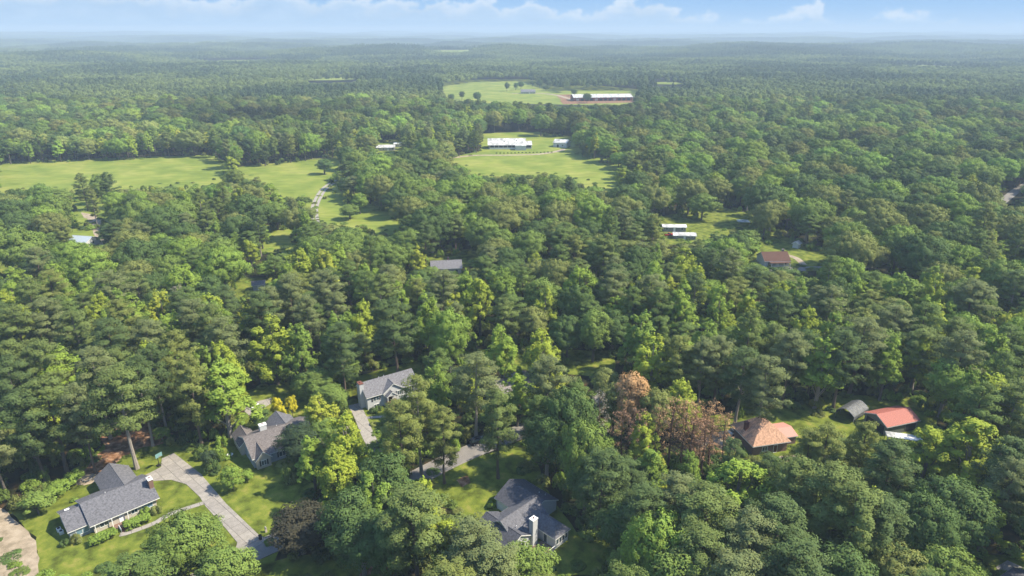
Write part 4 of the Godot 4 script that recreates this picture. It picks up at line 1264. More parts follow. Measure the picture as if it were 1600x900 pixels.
func make_small_things() -> void:
	# two clipped hedges and the bushes by the ranch house
	var h := part(self, "hedge", make_hedge(5.4, 2.7, 1.7), M["broadleaf_3"])
	var a := Vector2(-85.6, -115.3)
	h.position = Vector3(a.x, 0, a.y); h.rotation_degrees.y = 40.0
	tag(h, "clipped box hedge left of the ranch house porch steps", "hedge", "clipped hedges before the ranch house")
	h = part(self, "hedge", make_hedge(5.4, 2.7, 1.8), M["broadleaf_3"])
	a = Vector2(-80.9, -120.1)
	h.position = Vector3(a.x, 0, a.y); h.rotation_degrees.y = 38.0
	tag(h, "clipped box hedge right of the ranch house porch steps", "hedge", "clipped hedges before the ranch house")
	bush("shrub", "rounded yellowish shrub at the right end of the ranch house front", Vector2(-81.1, -123.8), 1.3, 1.9, "broadleaf_3")
	bush("shrub", "round green shrub on bare soil at the ranch house corner", Vector2(-78.7, -124.2), 1.5, 2.1, "broadleaf_2")
	bush("shrub", "soft grey green shrub before the low wing of the ranch house", Vector2(-90.9, -114.6), 1.5, 2.4, "broadleaf_2")
	bush("shrub", "small shrub at the left corner of the low wing", Vector2(-92.8, -113.9), 1.2, 1.6, "broadleaf_1")
	bush("shrub", "low shrub behind the low wing of the ranch house", Vector2(-99.4, -128.1), 1.0, 1.0, "broadleaf_3")
	bush("shrub", "little bush at the right foot of the driveway", Vector2(-58, -112.4), 1.0, 1.2, "broadleaf_1")
	bush("shrub", "dark round bush below the window of the white house", Vector2(-38.8, -166.5), 1.5, 1.9, "broadleaf_1")
	bush("shrub", "second dark bush beside the white house steps", Vector2(-37.6, -167.8), 1.3, 1.7, "broadleaf_1")
	bush("shrub", "yellowish small shrub at the garage corner of the dark roofed house", Vector2(-4.6, -125.7), 1.2, 2.0, "poplar_3")
	bush("shrub", "low green shrub row piece at the taupe house front corner", Vector2(-63.8, -138.3), 1.3, 1.6, "broadleaf_0")
	# fire pit
	var f := Vector2(-101.1, -136.1)
	var t := thing("fire_pit", "round stone fire pit on a pale gravel ring behind the ranch house", "fire pit", Vector3(f.x, 0, f.y))
	var g := Solid.new()
	for k in 28:
		var p := Vector3(cos(TAU * k / 28) * (2.7 + .2 * sin(k * 1.7)), .03, sin(TAU * k / 28) * (2.2 + .2 * cos(k * 2.1)))
		var q := Vector3(cos(TAU * (k + 1) / 28) * (2.7 + .2 * sin((k + 1) % 28 * 1.7)), .03, sin(TAU * (k + 1) / 28) * (2.2 + .2 * cos((k + 1) % 28 * 2.1)))
		g.tri(Vector3(0, .05, 0), p, q)
	part(t, "gravel_ring", g.done(), M["bare_drive"])
	for k in 14:
		var b := part(t, "stone", box_mesh(Vector3(-.2, 0, -.14), Vector3(.2, .3, .14), .04), M["stone"])
		b.position = Vector3(cos(TAU * k / 14) * .95, .05, sin(TAU * k / 14) * .95)
		b.rotation.y = -TAU * k / 14 + PI / 2
	# basketball hoop
	f = Vector2(-86.6, -141.5)
	t = thing("basketball_hoop", "basketball hoop on a dark pole beside the parking pad", "basketball hoop", Vector3(f.x, 0, f.y), 60.0)
	var s := Solid.new()
	s.tube(Vector3.ZERO, Vector3(0, 3.2, 0), .09, .07, 7); s.tube(Vector3(0, 3.1, 0), Vector3(0, 3.2, .7), .05, .05, 5)
	part(t, "pole", s.done(), M["rubber"])
	part(t, "backboard", box_mesh(Vector3(-.85, 2.8, .7), Vector3(.85, 3.9, .76)), M["teal_board"])
	s = Solid.new()
	for k in 12: s.tube(Vector3(cos(TAU * k / 12) * .23, 3.05, 1.02 + sin(TAU * k / 12) * .23), Vector3(cos(TAU * (k + 1) / 12) * .23, 3.05, 1.02 + sin(TAU * (k + 1) / 12) * .23), .015, .015, 4)
	part(t, "rim", s.done(), M["car_red"])
	part(t, "base", box_mesh(Vector3(-.4, 0, -.7), Vector3(.4, .22, .3), .04), M["rubber"])
	# two air conditioners
	for k in 2:
		f = [Vector2(-96.2, -118.1), Vector2(-95.2, -117.3)][k]
		t = thing("air_conditioner", ["pale air conditioner box, the rear of two beside the low wing", "pale air conditioner box, the front of two beside the low wing"][k], "air conditioner", Vector3(f.x - .4, 0, f.y), 44.0, "air conditioners beside the ranch house")
		part(t, "housing", box_mesh(Vector3(-.4, 0.05, -.4), Vector3(.4, .85, .4), .04), M["white_paint"])
		s = Solid.new()
		s.tube(Vector3(0, .85, 0), Vector3(0, .88, 0), .33, .33, 12)
		part(t, "fan_grille", s.done(), M["rubber"])
	# mailbox and bin at the mouth of the drive
	f = Vector2(-52.4, -117.9)
	t = thing("mailbox", "small tan mailbox post at the driveway mouth", "mailbox", Vector3(f.x, 0, f.y), 40.0)
	part(t, "post", box_mesh(Vector3(-.2, 0, -.2), Vector3(.2, 1.0, .2), .03), M["siding_cream"])
	s = Solid.new()
	s.tube(Vector3(0, 1.16, -.28), Vector3(0, 1.16, .28), .17, .17, 8)
	part(t, "box", s.done(), M["stone"])
	f = Vector2(-52.8, -115.6)
	t = thing("wheeled_bin", "dark wheeled bin standing at the driveway mouth", "bin", Vector3(f.x, 0, f.y), 30.0)
	s = Solid.new()
	s.hull([Vector3(-.24, .08, -.28), Vector3(.24, .08, -.28), Vector3(.24, .08, .28), Vector3(-.24, .08, .28)], [Vector3(-.31, 1.0, -.36), Vector3(.31, 1.0, -.36), Vector3(.31, 1.0, .36), Vector3(-.31, 1.0, .36)])
	part(t, "bin_body", s.done(), M["shutter"])
	part(t, "lid", box_mesh(Vector3(-.34, 1.005, -.39), Vector3(.34, 1.08, .39), .02), M["rubber"])
	for x in [-.26, .26]:
		s = Solid.new()
		s.tube(Vector3(x - .04, .12, -.3), Vector3(x + .04, .12, -.3), .12, .12, 8)
		part(t, "wheel", s.done(), M["rubber"])
	# garden table and patio chairs
	f = Vector2(-70.6, -145.3)
	t = thing("garden_table", "small round white table on the lawn left of the taupe roofed house", "table", Vector3(f.x, 0, f.y))
	s = Solid.new()
	s.tube(Vector3(0, .7, 0), Vector3(0, .76, 0), .75, .75, 14)
	part(t, "table_top", s.done(), M["white_paint"])
	for k in 3:
		s = Solid.new()
		s.tube(Vector3(cos(k * 2.09) * .5, 0, sin(k * 2.09) * .5), Vector3(cos(k * 2.09) * .15, .7, sin(k * 2.09) * .15), .03, .03, 5)
		part(t, "leg", s.done(), M["white_paint"])
	for k in 2:
		f = [Vector2(-72.9, -168.1), Vector2(-72.4, -170.3)][k]
		t = thing("patio_chair", ["white patio chair, nearer the lawn edge of the patio", "white patio chair in the middle of the patio"][k], "chair", Vector3(f.x, .1, f.y), 40.0 + k * 70.0, "white chairs on the patio")
		part(t, "seat", box_mesh(Vector3(-.3, .4, -.3), Vector3(.3, .46, .3)), M["white_paint"])
		part(t, "backrest", box_mesh(Vector3(-.3, .46, -.34), Vector3(.3, 1.0, -.28)), M["white_paint"])
		for x in [-.26, .26]:
			for z in [-.26, .26]: part(t, "leg", box_mesh(Vector3(x - .03, 0, z - .03), Vector3(x + .03, .4, z + .03)), M["white_paint"])
	f = Vector2(-75.3, -165.4)
	t = thing("garden_bench", "brown wooden bench on the lawn behind the taupe roofed house", "bench", Vector3(f.x, 0, f.y), 20.0)
	part(t, "seat", box_mesh(Vector3(-.8, .4, -.25), Vector3(.8, .46, .25)), M["wood"])
	part(t, "backrest", box_mesh(Vector3(-.8, .55, -.3), Vector3(.8, .95, -.25)), M["wood"])
	for x in [-.7, .7]: part(t, "leg", box_mesh(Vector3(x - .05, 0, -.22), Vector3(x + .05, .4, .22)), M["wood"])
	# vehicles
	car("black car parked in the shade beside the street", Vector2(-9, -151.6), 35.0, "car_black")
	car("white van beside the orange pyramid roofed house", Vector2(59.5, -156), 20.0, "car_white", "van", "parked_van")
	car("red truck before the white roofed trailer home", Vector2(81.7, -342.7), 12.0, "car_red", "truck", "parked_truck")
	car("white car on the bare yard by the side road", Vector2(188.9, -333.4), 10.0, "car_white")
	# poles and wires on the right
	var tops := []
	for k in 4:
		f = [Vector2(144.6, -293.4), Vector2(177.7, -316.5), Vector2(241.3, -365.8), Vector2(301.6, -423.9)][k]
		t = thing("utility_pole", ["wooden utility pole in front of the olive round tree", "wooden utility pole beside the bare yard", "wooden utility pole in the woods left of the far road", "wooden utility pole nearest the far road"][k], "utility pole", Vector3(f.x, 0, f.y), 35.0, "utility poles along the side road")
		s = Solid.new()
		s.tube(Vector3.ZERO, Vector3(0, 10.5, 0), .17, .11, 7)
		part(t, "pole", s.done(), M["wood_grey"])
		part(t, "crossarm", box_mesh(Vector3(-1.2, 9.6, -.06), Vector3(1.2, 9.75, .06)), M["wood_grey"])
		for x in [-1.1, 0.0, 1.1]:
			s = Solid.new()
			s.tube(Vector3(x, 9.75, 0), Vector3(x, 9.95, 0), .06, .05, 6)
			part(t, "insulator", s.done(), M["stone"])
		tops.append(Vector3(f.x, 9.95, f.y))
	for k in 3:
		var w := Solid.new()
		for off in [-1.0, 1.0]:
			var from: Vector3 = tops[k] + Vector3(off * .8, 0, off * .6)
			var to: Vector3 = tops[k + 1] + Vector3(off * .8, 0, off * .6)
			var last := from
			for i in range(1, 13):
				var p := from.lerp(to, i / 12.0) - Vector3(0, 1.6 * 4.0 * (i / 12.0) * (1.0 - i / 12.0), 0)
				w.tube(last, p, .035, .035, 4)
				last = p
		tag(part(self, "power_line", w.done(), M["steel"]), ["pair of power wires between the two poles nearest the cottage", "pair of power wires crossing the woods beside the side road", "pair of power wires reaching the far road"][k], "power line", "power lines along the side road")
	# a field fence
	var fa := Vector2(-190.7, -559.6)
	var fb := Vector2(-142.1, -571.6)
	t = thing("field_fence", "low grey fence along the wood edge above the gravel lane field", "fence", Vector3(fa.x, 0, fa.y), rad_to_deg(-(fb - fa).angle()))
	var run := fa.distance_to(fb)
	for k in int(run / 3.0) + 1: part(t, "post", box_mesh(Vector3(k * 3.0 - .08, 0, -.08), Vector3(k * 3.0 + .08, 1.5, .08)), M["wood_grey"])
	for y in [.5, .95, 1.35]: part(t, "rail", box_mesh(Vector3(0, y, .085), Vector3(run, y + .14, .13)), M["wood_grey"])
	# a row of small clipped bushes before the farm building
	for k in 16:
		var p := Vector2(-13.4, -596.9).lerp(Vector2(34.8, -601.9), k / 15.0)
		bush("row_shrub", "low dark shrub, %s from the left in the row before the farm building" % ["first", "second", "third", "fourth", "fifth", "sixth", "seventh", "eighth", "ninth", "tenth", "eleventh", "twelfth", "thirteenth", "fourteenth", "fifteenth", "sixteenth"][k], p + Vector2(0, rng.randf_range(-.6, .6)), 1.0, 1.1, "broadleaf_1", "row of low shrubs before the farm building")


func open_views() -> void:
	for e in CLEARINGS:
		var pts := []
		for k in 12: pts.append(e[0] + Vector2(cos(TAU * k / 12) * e[2] * .9, sin(TAU * k / 12) * e[3] * .9))
		sight("clearing", pts)
	sight("ranch", [Vector2(-109.4, -123.3), Vector2(-102.8, -132.3), Vector2(-104.1, -149.2), Vector2(-104.5, -157.6), Vector2(-93.6, -156.3), Vector2(-87.1, -146.9), Vector2(-72.1, -137.1), Vector2(-68.6, -145), Vector2(-63.9, -137.9), Vector2(-47.7, -132.3), Vector2(-46.1, -126.5), Vector2(-52.6, -118.1), Vector2(-48.8, -108.8), Vector2(-55.3, -107.4), Vector2(-64.8, -121.2), Vector2(-77.9, -114.3), Vector2(-82.9, -105.5), Vector2(-92.9, -105.5), Vector2(-105.9, -113.3), Vector2(-116, -127.7)])
	sight("brown house", [Vector2(-68.5, -141.5), Vector2(-72.9, -152.1), Vector2(-73.1, -163.1), Vector2(-78.7, -171), Vector2(-78.6, -178.4), Vector2(-71.6, -183.1), Vector2(-62.6, -175.3), Vector2(-56.7, -163.1), Vector2(-59.1, -152.1), Vector2(-57.6, -138.9), Vector2(-61.9, -138.9)])
	sight("white house", [Vector2(-44.2, -166.4), Vector2(-48.1, -185.1), Vector2(-32.8, -195.7), Vector2(-28.8, -187.1), Vector2(-28, -178.4), Vector2(-36, -167.5), Vector2(-39.3, -164.1), Vector2(-34.6, -152.1), Vector2(-39.8, -151.5), Vector2(-43.1, -163.1)])
	sight("street lawn", [Vector2(-19, -135.9), Vector2(-16.1, -145.8), Vector2(-9.2, -152.1), Vector2(2.1, -159.8), Vector2(2.5, -152.1), Vector2(2.3, -137.1), Vector2(7.4, -131.6), Vector2(12.6, -118.1), Vector2(20.5, -113.3), Vector2(16.7, -108.4), Vector2(7.7, -108.4), Vector2(4.6, -113.3), Vector2(-7.4, -116.2), Vector2(-7.1, -124.4), Vector2(-16.2, -129.9)])
	sight("orange house", [Vector2(57.6, -152.1), Vector2(63.9, -163.1), Vector2(70, -167.1), Vector2(88, -163.1), Vector2(93.2, -173.5), Vector2(101.8, -175.3), Vector2(111.1, -171.7), Vector2(113, -163.1), Vector2(106.5, -151.5), Vector2(97.1, -151.5), Vector2(98.7, -157), Vector2(90.5, -157), Vector2(74.1, -152.1), Vector2(69.8, -147.5), Vector2(61.9, -148.1)])
	sight("lawn strip", [Vector2(21.7, -198), Vector2(32.4, -200.3), Vector2(30.1, -191.4), Vector2(22.8, -188.8)])
	sight("lawn strip b", [Vector2(-16, -206), Vector2(-4.3, -206), Vector2(-5.2, -198.5), Vector2(-12.4, -198.5)])
	sight("tan roof", [Vector2(-8.2, -195.7), Vector2(-4.1, -196.6), Vector2(-1.6, -186.3), Vector2(-5.8, -182.3)])
	sight("tan roof b", [Vector2(2.7, -196.6), Vector2(5.8, -199.4), Vector2(4.9, -177.2), Vector2(2.6, -174.6)])
	sight("field", [Vector2(-407.1, -542.5), Vector2(-256.3, -584), Vector2(-223.7, -531.7), Vector2(-212.8, -478.6), Vector2(-254.9, -472.1), Vector2(-285.8, -463.7), Vector2(-347.5, -457.6)])
	sight("drive field", [Vector2(-211.7, -526.4), Vector2(-162.4, -559.6), Vector2(-141.8, -565.5), Vector2(-133, -476.4), Vector2(-119.6, -402.2), Vector2(-114.5, -445.8), Vector2(-101.4, -407), Vector2(-75.3, -391.4), Vector2(-58.3, -357.9), Vector2(-73.8, -363.1), Vector2(-107.9, -372.6), Vector2(-128.9, -436.4), Vector2(-151.5, -442), Vector2(-175.8, -483)])
	sight("barn field", [Vector2(-53.7, -574.6), Vector2(-23.4, -596.9), Vector2(-26.1, -705.3), Vector2(19.5, -705.3), Vector2(55, -674.9), Vector2(51.2, -596.9), Vector2(80.9, -531.7), Vector2(68.4, -465.8), Vector2(33.8, -513.7), Vector2(-19.2, -508.7)])
	sight("far field", [Vector2(-129.9, -1346.9), Vector2(-66.8, -1485.4), Vector2(20.3, -1504.7), Vector2(77.9, -1231.5), Vector2(98.3, -1180.8), Vector2(106.9, -1244.9), Vector2(211.5, -1244.9), Vector2(179.4, -1050.2), Vector2(83.6, -1021.9), Vector2(-20, -1101.1), Vector2(-102.8, -1133.9)])
	sight("trailers", [Vector2(85.5, -375.4), Vector2(97.8, -375.4), Vector2(101.6, -359.2), Vector2(118.3, -397.5), Vector2(133.6, -397.5), Vector2(135.2, -376.8), Vector2(130.8, -363.1), Vector2(122.2, -360.5), Vector2(99.2, -344.3), Vector2(93.7, -336.1), Vector2(77.4, -336.1)])
	sight("brown roof", [Vector2(124.7, -325), Vector2(137.2, -330.4), Vector2(149.4, -306.5), Vector2(134.2, -293.4), Vector2(115.4, -298)])
	sight("side road", [Vector2(157.7, -295.2), Vector2(170.3, -301.7), Vector2(180.1, -314.5), Vector2(188.3, -333.8), Vector2(188.8, -327.1), Vector2(169.8, -296.1), Vector2(156.1, -290.7)])
	sight("far road", [Vector2(320.2, -438.3), Vector2(348.9, -459.7), Vector2(331.4, -434.6), Vector2(309, -418.7)])
	sight("blue roof", [Vector2(-234.5, -351.6), Vector2(-221.9, -351.6), Vector2(-208.6, -328.2), Vector2(-220.2, -329.3)])
	sight("pine yard", [Vector2(-271.1, -417), Vector2(-253.3, -413.6), Vector2(-234.1, -376.8), Vector2(-242.4, -371.2)])
	sight("yard edge", [Vector2(-248.5, -316.5), Vector2(-247.4, -325), Vector2(-224.6, -289.9), Vector2(-228.6, -288.1)])
	sight("white shed", [Vector2(-111.5, -276.4), Vector2(-106.6, -276.4), Vector2(-103.1, -266.2), Vector2(-111, -258.1), Vector2(-113.7, -263.9)])
	sight("grey roof", [Vector2(-35.5, -305.6), Vector2(-25.9, -305.6), Vector2(-17.9, -314.5), Vector2(-16.7, -302.7), Vector2(-25, -294.3), Vector2(-33.8, -294.3)])
	sight("glade", [Vector2(-126.8, -346.7), Vector2(-116.7, -349.1), Vector2(-110, -322.8), Vector2(-116.2, -318.6)])
	sight("white sheds", [Vector2(-128.2, -658.6), Vector2(-110, -666.6), Vector2(-101.7, -620.9), Vector2(-117.1, -610.4)])
	sight("bottom strip", [Vector2(-51.9, -108.4), Vector2(-31.2, -110.6), Vector2(-25.1, -105.5), Vector2(-50.9, -105.5)])
	sight("dead stand", [Vector2(30.4, -186.3), Vector2(42.3, -192.2), Vector2(48.4, -174.6), Vector2(62, -165.4), Vector2(58.3, -153.3), Vector2(42.6, -149.2), Vector2(27.2, -156.3)])
	sight("corner", [Vector2(96.8, -109.1), Vector2(104.3, -110.9), Vector2(100.5, -105.5), Vector2(94.4, -105.5)])


func plant_known() -> void:
	stand("pine", -107.6, -139.1, 25, 6.7, 0)
	stand("pine", -91.6, -140.3, 27, 7.2, 0)
	stand("pine", -100.4, -138.5, 24, 4.6, 2)
	stand("pine", -92.5, -157.5, 25, 4.9, 1)
	stand("poplar", -73.9, -154.2, 23, 7.9, 1)
	stand("pine", -110.9, -135.6, 24, 5.9, 1)
	stand("pine", -124, -150.2, 25, 5.9, 1)
	stand("pine", -105, -153.5, 26, 5.9, 2)
	stand("pine", -79.8, -150.2, 25, 5.6, 3)
	stand("pine", -90.8, -165.4, 25, 6.1, 3)
	stand("pine", -146.6, -185.7, 24, 6.1, 0)
	stand("pine", -142, -190.8, 24, 6.4, 2)
	stand("pine", -127.7, -182.3, 24, 6.4, 0)
	stand("pine", -114.1, -176.2, 24, 6.4, 1)
	stand("pine", -123.4, -161.5, 24, 5.9, 0)
	stand("poplar", -121.1, -163.8, 22, 6.4, 1)
	stand("poplar", -97.9, -164.8, 23, 6.4, 0)
	stand("poplar", -77, -163.9, 24, 5.1, 0)
	stand("poplar", -135, -206.7, 21, 5.8, 0)
	stand("poplar", -131.4, -210.3, 21, 5.8, 3)
	stand("poplar", -116.8, -211.1, 20, 6.4, 2)
	stand("poplar", -119.4, -233.9, 22, 6.4, 1)
	stand("poplar", -100.2, -209.4, 20, 5.8, 0)
	stand("poplar", -148.7, -223.7, 20, 5.1, 1)
	stand("broadleaf", -184.6, -273.2, 19, 10.2, 3)
	stand("broadleaf", -136.1, -254.7, 19, 7.7, 0)
	stand("poplar", -185, -239.9, 18, 6.4, 1)
	stand("pine", -160.3, -222.7, 22, 6.4, 3)
	stand("pine", -137.5, -219.9, 23, 7, 2)
	stand("pine", -120.9, -193.3, 23, 5.8, 3)
	stand("pine", -96.2, -190.8, 24, 6.4, 2)
	stand("pine", -81.8, -176.2, 24, 6.4, 2)
	stand("poplar", -170.1, -212.3, 20, 5.1, 0)
	stand("poplar", -155, -200.8, 20, 5.1, 0)
	stand("pine", -92.4, -150.2, 25, 5.1, 1)
	stand("poplar", -82.6, -251, 22, 7.7, 0)
	stand("poplar", -72, -251, 22, 6.4, 2)
	stand("poplar", -53, -234.6, 22, 6.4, 1)
	stand("poplar", -47.4, -198.5, 22, 5.1, 0)
	stand("poplar", -70.8, -182.8, 23, 7, 0)
	stand("poplar", -62.7, -181.3, 22, 5.1, 3)
	stand("pine", -44.2, -213.8, 24, 6.4, 0)
	stand("pine", -63.3, -217.7, 24, 6.4, 2)
	stand("pine", -74, -212.5, 24, 6.4, 2)
	stand("poplar", -26.4, -197.8, 24, 5.8, 1)
	stand("broadleaf", -19.3, -189.2, 23, 8.2, 3)
	stand("pine", -35, -185.8, 26, 7.9, 1)
	stand("poplar", -11, -217.2, 23, 5.8, 0)
	stand("poplar", -2.9, -228.9, 22, 6.4, 3)
	stand("pine", -48.5, -174.9, 23, 5.9, 1)
	stand("pine", -9.4, -153.7, 24, 6.7, 2)
	stand("poplar", -2.9, -179, 22, 5.9, 1)
	stand("pine", -63.7, -196, 23, 5.1, 2)
	stand("broadleaf", -50.8, -273.3, 17, 9, 0)
	stand("broadleaf", -71.2, -280.9, 17, 10.2, 0)
	stand("poplar", -53.9, -193.4, 20, 5.8, 3)
	stand("pine", -79.8, -207, 22, 5.8, 2)
	stand("pine", -24.6, -225.6, 21, 6.4, 2)
	stand("broadleaf", -49.8, -179.6, 12, 5.6, 0)
	stand("broadleaf", -55.9, -172.2, 11, 6.4, 0)
	stand("poplar", 24.1, -228, 23, 6.4, 1)
	stand("poplar", 54.9, -205.8, 24, 6.7, 1)
	stand("poplar", 66.1, -232.4, 22, 5.8, 0)
	stand("poplar", 69.7, -213.1, 22, 5.8, 1)
	stand("poplar", 68.3, -256.7, 21, 6.4, 0)
	stand("broadleaf", 53, -239.1, 19, 5.1, 3)
	stand("poplar", 39, -169.8, 23, 6.7, 0)
	stand("poplar", 38.9, -189.1, 22, 6.4, 3)
	stand("poplar", 8.8, -179.9, 20, 6.4, 0)
	stand("poplar", 42.4, -154.1, 18, 5.1, 0)
	stand("pine", 46.3, -212.5, 24, 7, 2)
	stand("pine", 45.3, -166.5, 23, 5.9, 3)
	stand("pine", 51.3, -165.2, 23, 5.6, 2)
	stand("pine", 56.2, -166.5, 23, 5.9, 2)
	stand("broadleaf", 17.9, -199.9, 16, 7.7, 1)
	stand("broadleaf", 26.6, -170.3, 12, 5.1, 2)
	stand("pine", 60.4, -159.8, 23, 6.4, 1)
	stand("pine", 64.3, -154.2, 23, 6.4, 2)
	stand("pine", 35.4, -222.7, 22, 6.4, 2)
	stand("broadleaf", 17, -246.8, 20, 8.3, 2)
	stand("broadleaf", 10.1, -225, 20, 7, 0)
	stand("broadleaf", 22.9, -218.5, 20, 7.7, 1)
	stand("poplar", 9.4, -164.2, 18, 5.8, 2)
	stand("broadleaf", 26, -197.9, 19, 6.4, 0)
	stand("broadleaf", 32.9, -202.8, 17, 6.4, 1)
	stand("poplar", 136.6, -224.7, 22, 7, 3)
	stand("poplar", 146, -220.5, 23, 5.4, 0)
	stand("poplar", 133.2, -200, 21, 6.4, 0)
	stand("poplar", 91.1, -194.1, 21, 5.8, 0)
	stand("poplar", 85.4, -168.5, 23, 7.2, 1)
	stand("poplar", 117.4, -177.7, 21, 5.8, 0)
	stand("poplar", 136.5, -175.4, 22, 6.1, 1)
	stand("poplar", 121, -149.8, 21, 7.7, 0)
	stand("poplar", 106.2, -173.4, 20, 5.1, 1)
	stand("poplar", 99, -222.2, 21, 6.4, 3)
	stand("pine", 98.8, -176.2, 24, 7.7, 2)
	stand("pine", 90.3, -167.6, 24, 6.4, 1)
	stand("pine", 117.7, -177.7, 21, 7.2, 0)
	stand("pine", 152.2, -210.3, 23, 8.2, 2)
	stand("pine", 103.7, -207, 22, 6.4, 2)
	stand("pine", 116.7, -190.6, 22, 7, 2)
	stand("pine", 86, -204.1, 22, 6.4, 1)
	stand("pine", 122.2, -167.6, 24, 6.4, 2)
	stand("pine", 76.7, -169.8, 23, 6.4, 2)
	stand("broadleaf", 110.4, -182.2, 19, 6.9, 0)
	stand("broadleaf", 118.1, -164.2, 18, 6.4, 3)
	stand("broadleaf", 159.5, -321.1, 17, 11.5, 2)
	stand("broadleaf", 149.8, -360.9, 18, 10.9, 3)
	stand("poplar", 259.7, -470.8, 22, 5.8, 1)
	stand("broadleaf", 106.9, -374.5, 16, 10.2, 0)
	stand("broadleaf", -139.4, -505.7, 12, 7, 1)
	stand("broadleaf", -88.5, -387.9, 13, 5.1, 3)
	stand("broadleaf", -91.8, -376.4, 9, 6.4, 0)
	stand("broadleaf", -43.5, -365.6, 18, 10.2, 0)
	stand("broadleaf", -46.2, -298.1, 17, 10.2, 0)
	stand("broadleaf", -18.6, -323.4, 18, 10.2, 3)
	stand("broadleaf", 7, -370, 17, 9, 0)
	stand("broadleaf", -5.7, -294.6, 18, 9, 0)
	stand("broadleaf", 35.6, -374.5, 16, 9, 3)
	stand("broadleaf", 26, -391.3, 16, 7.7, 0)
	stand("broadleaf", 88, -386.6, 17, 10.2, 0)
	stand("broadleaf", -51.3, -141.5, 12, 6, 4)
	stand("poplar", -37.9, -132, 21, 5.9, 0)
	stand("poplar", -37.4, -123.1, 18, 5.6, 0)
	stand("pine", -21.8, -137.9, 26, 5.9, 3)
	stand("pine", -24.8, -130.5, 24, 5.4, 3)
	stand("pine", -3.3, -136.4, 24, 5.1, 0)
	stand("broadleaf", -42.7, -111.6, 11, 7, 5)
	stand("broadleaf", -26.1, -118.7, 20, 6.4, 1)
	stand("poplar", -27.8, -113.6, 19, 5.1, 3)
	stand("pine", -18, -101.5, 23, 7, 0)
	stand("poplar", -17.7, -109.3, 21, 4.4, 0)
	stand("poplar", -11.7, -102.1, 17, 4.4, 0)
	stand("pine", -7.3, -98.2, 19, 5.6, 2)
	stand("pine", -4.1, -94.3, 18, 6.4, 2)
	stand("pine", -10.1, -89.7, 17, 5.8, 3)
	stand("broadleaf", -31.4, -109.4, 18, 6.4, 1)
	stand("broadleaf", -28.6, -104.5, 16, 6.4, 1)
	stand("pine", -15.9, -134.5, 20, 4.6, 3)
	stand("broadleaf", -22.4, -103.2, 17, 5.9, 1)
	stand("broadleaf", -49.1, -162.9, 11, 5.4, 0)
	stand("broadleaf", -45.7, -143.5, 12, 5.1, 0)
	stand("broadleaf", -64.2, -106.7, 13, 7.9, 0)
	stand("broadleaf", -53.3, -100, 11, 6.4, 0)
	stand("broadleaf", 2.3, -99.4, 13, 5.8, 0)
	stand("broadleaf", 8.2, -136.2, 19, 6.4, 1)
	stand("broadleaf", 13.2, -139.1, 24, 8.3, 1)
	stand("broadleaf", 15.4, -127.7, 22, 7.2, 0)
	stand("pine", 18.2, -117.8, 20, 6.1, 1)
	stand("broadleaf", 16.1, -124, 15, 5.4, 1)
	stand("broadleaf", 20.9, -111.1, 13, 5.1, 1)
	stand("poplar", 31.3, -138.7, 17, 4.4, 0)
	stand("poplar", 43.9, -151.9, 17, 5.1, 0)
	stand("broadleaf", 35.7, -150.1, 18, 5.1, 2)
	stand("pine", 46.9, -123.2, 19, 3.6, 1)
	stand("poplar", 46.6, -117, 19, 7.2, 1)
	stand("pine", 36.1, -103.5, 22, 7.7, 0)
	stand("broadleaf", 26.3, -100, 20, 7.7, 3)
	stand("pine", 41.4, -95.8, 22, 6.4, 2)
	stand("pine", 33, -110.5, 19, 5.9, 2)
	stand("pine", 24.9, -121.6, 15, 4.6, 1)
	stand("pine", 25.8, -109, 18, 5.8, 1)
	stand("dead_pine", 41.7, -137, 16, 3.2, 1)
	stand("dead_pine", 45, -136.4, 16, 3.2, 1)
	stand("dead_pine", 30.3, -139, 17, 3.2, 1)
	stand("dead_pine", 26.1, -139, 17, 3, 1)
	stand("broadleaf", 22.9, -108.8, 14, 5.1, 1)
	stand("pine", 54.6, -122, 16, 4.1, 1)
	stand("pine", 68.3, -127.1, 20, 4.9, 3)
	stand("pine", 78.5, -130.2, 19, 3.8, 3)
	stand("pine", 79.4, -120.8, 20, 5.9, 1)
	stand("pine", 64.7, -127.1, 19, 4.4, 3)
	stand("poplar", 94.5, -131.6, 18, 5.6, 0)
	stand("poplar", 103.1, -130.7, 21, 7.7, 0)
	stand("poplar", 95.6, -112.4, 15, 3.8, 0)
	stand("pine", 60.5, -106.6, 24, 7.2, 0)
	stand("pine", 61.9, -101.4, 24, 6.7, 0)
	stand("broadleaf", 87.4, -111.4, 18, 9.6, 1)
	stand("broadleaf", 69.6, -96.6, 15, 7.7, 2)
	stand("broadleaf", 77, -97.1, 15, 7.7, 0)
	stand("pine", 47.4, -98.6, 23, 6.9, 1)
	stand("pine", 56.5, -113.5, 21, 5.9, 0)
	stand("broadleaf", 77, -104.9, 20, 8.3, 1)
	stand("pine", 67.4, -102.6, 21, 6.4, 1)
	stand("pine", 103.9, -120.2, 21, 6.4, 1)
	stand("pine", 46.8, -89.1, 22, 6.9, 1)
	stand("broadleaf", 57.2, -92.5, 19, 7, 1)
	stand("pine", 37.4, -88.4, 20, 6.4, 2)
	stand("broadleaf", 28.1, -92.2, 18, 6.9, 0)
	stand("poplar", 34.9, -92.6, 16, 5.1, 1)
	stand("pine", 32.8, -94.5, 20, 5.9, 0)
	stand("broadleaf", 22, -102, 10, 4.4, 0)
	stand("pine", 120, -142.8, 22, 6.4, 0)
	stand("broadleaf", 30.6, -153.8, 20, 5.9, 6)
	stand("broadleaf", 26.4, -154.6, 17, 4.6, 2)
	stand("dead_pine", 37.8, -139.9, 19, 3.8, 0)
	stand("dead_pine", 40.6, -139.1, 19, 3.4, 0)
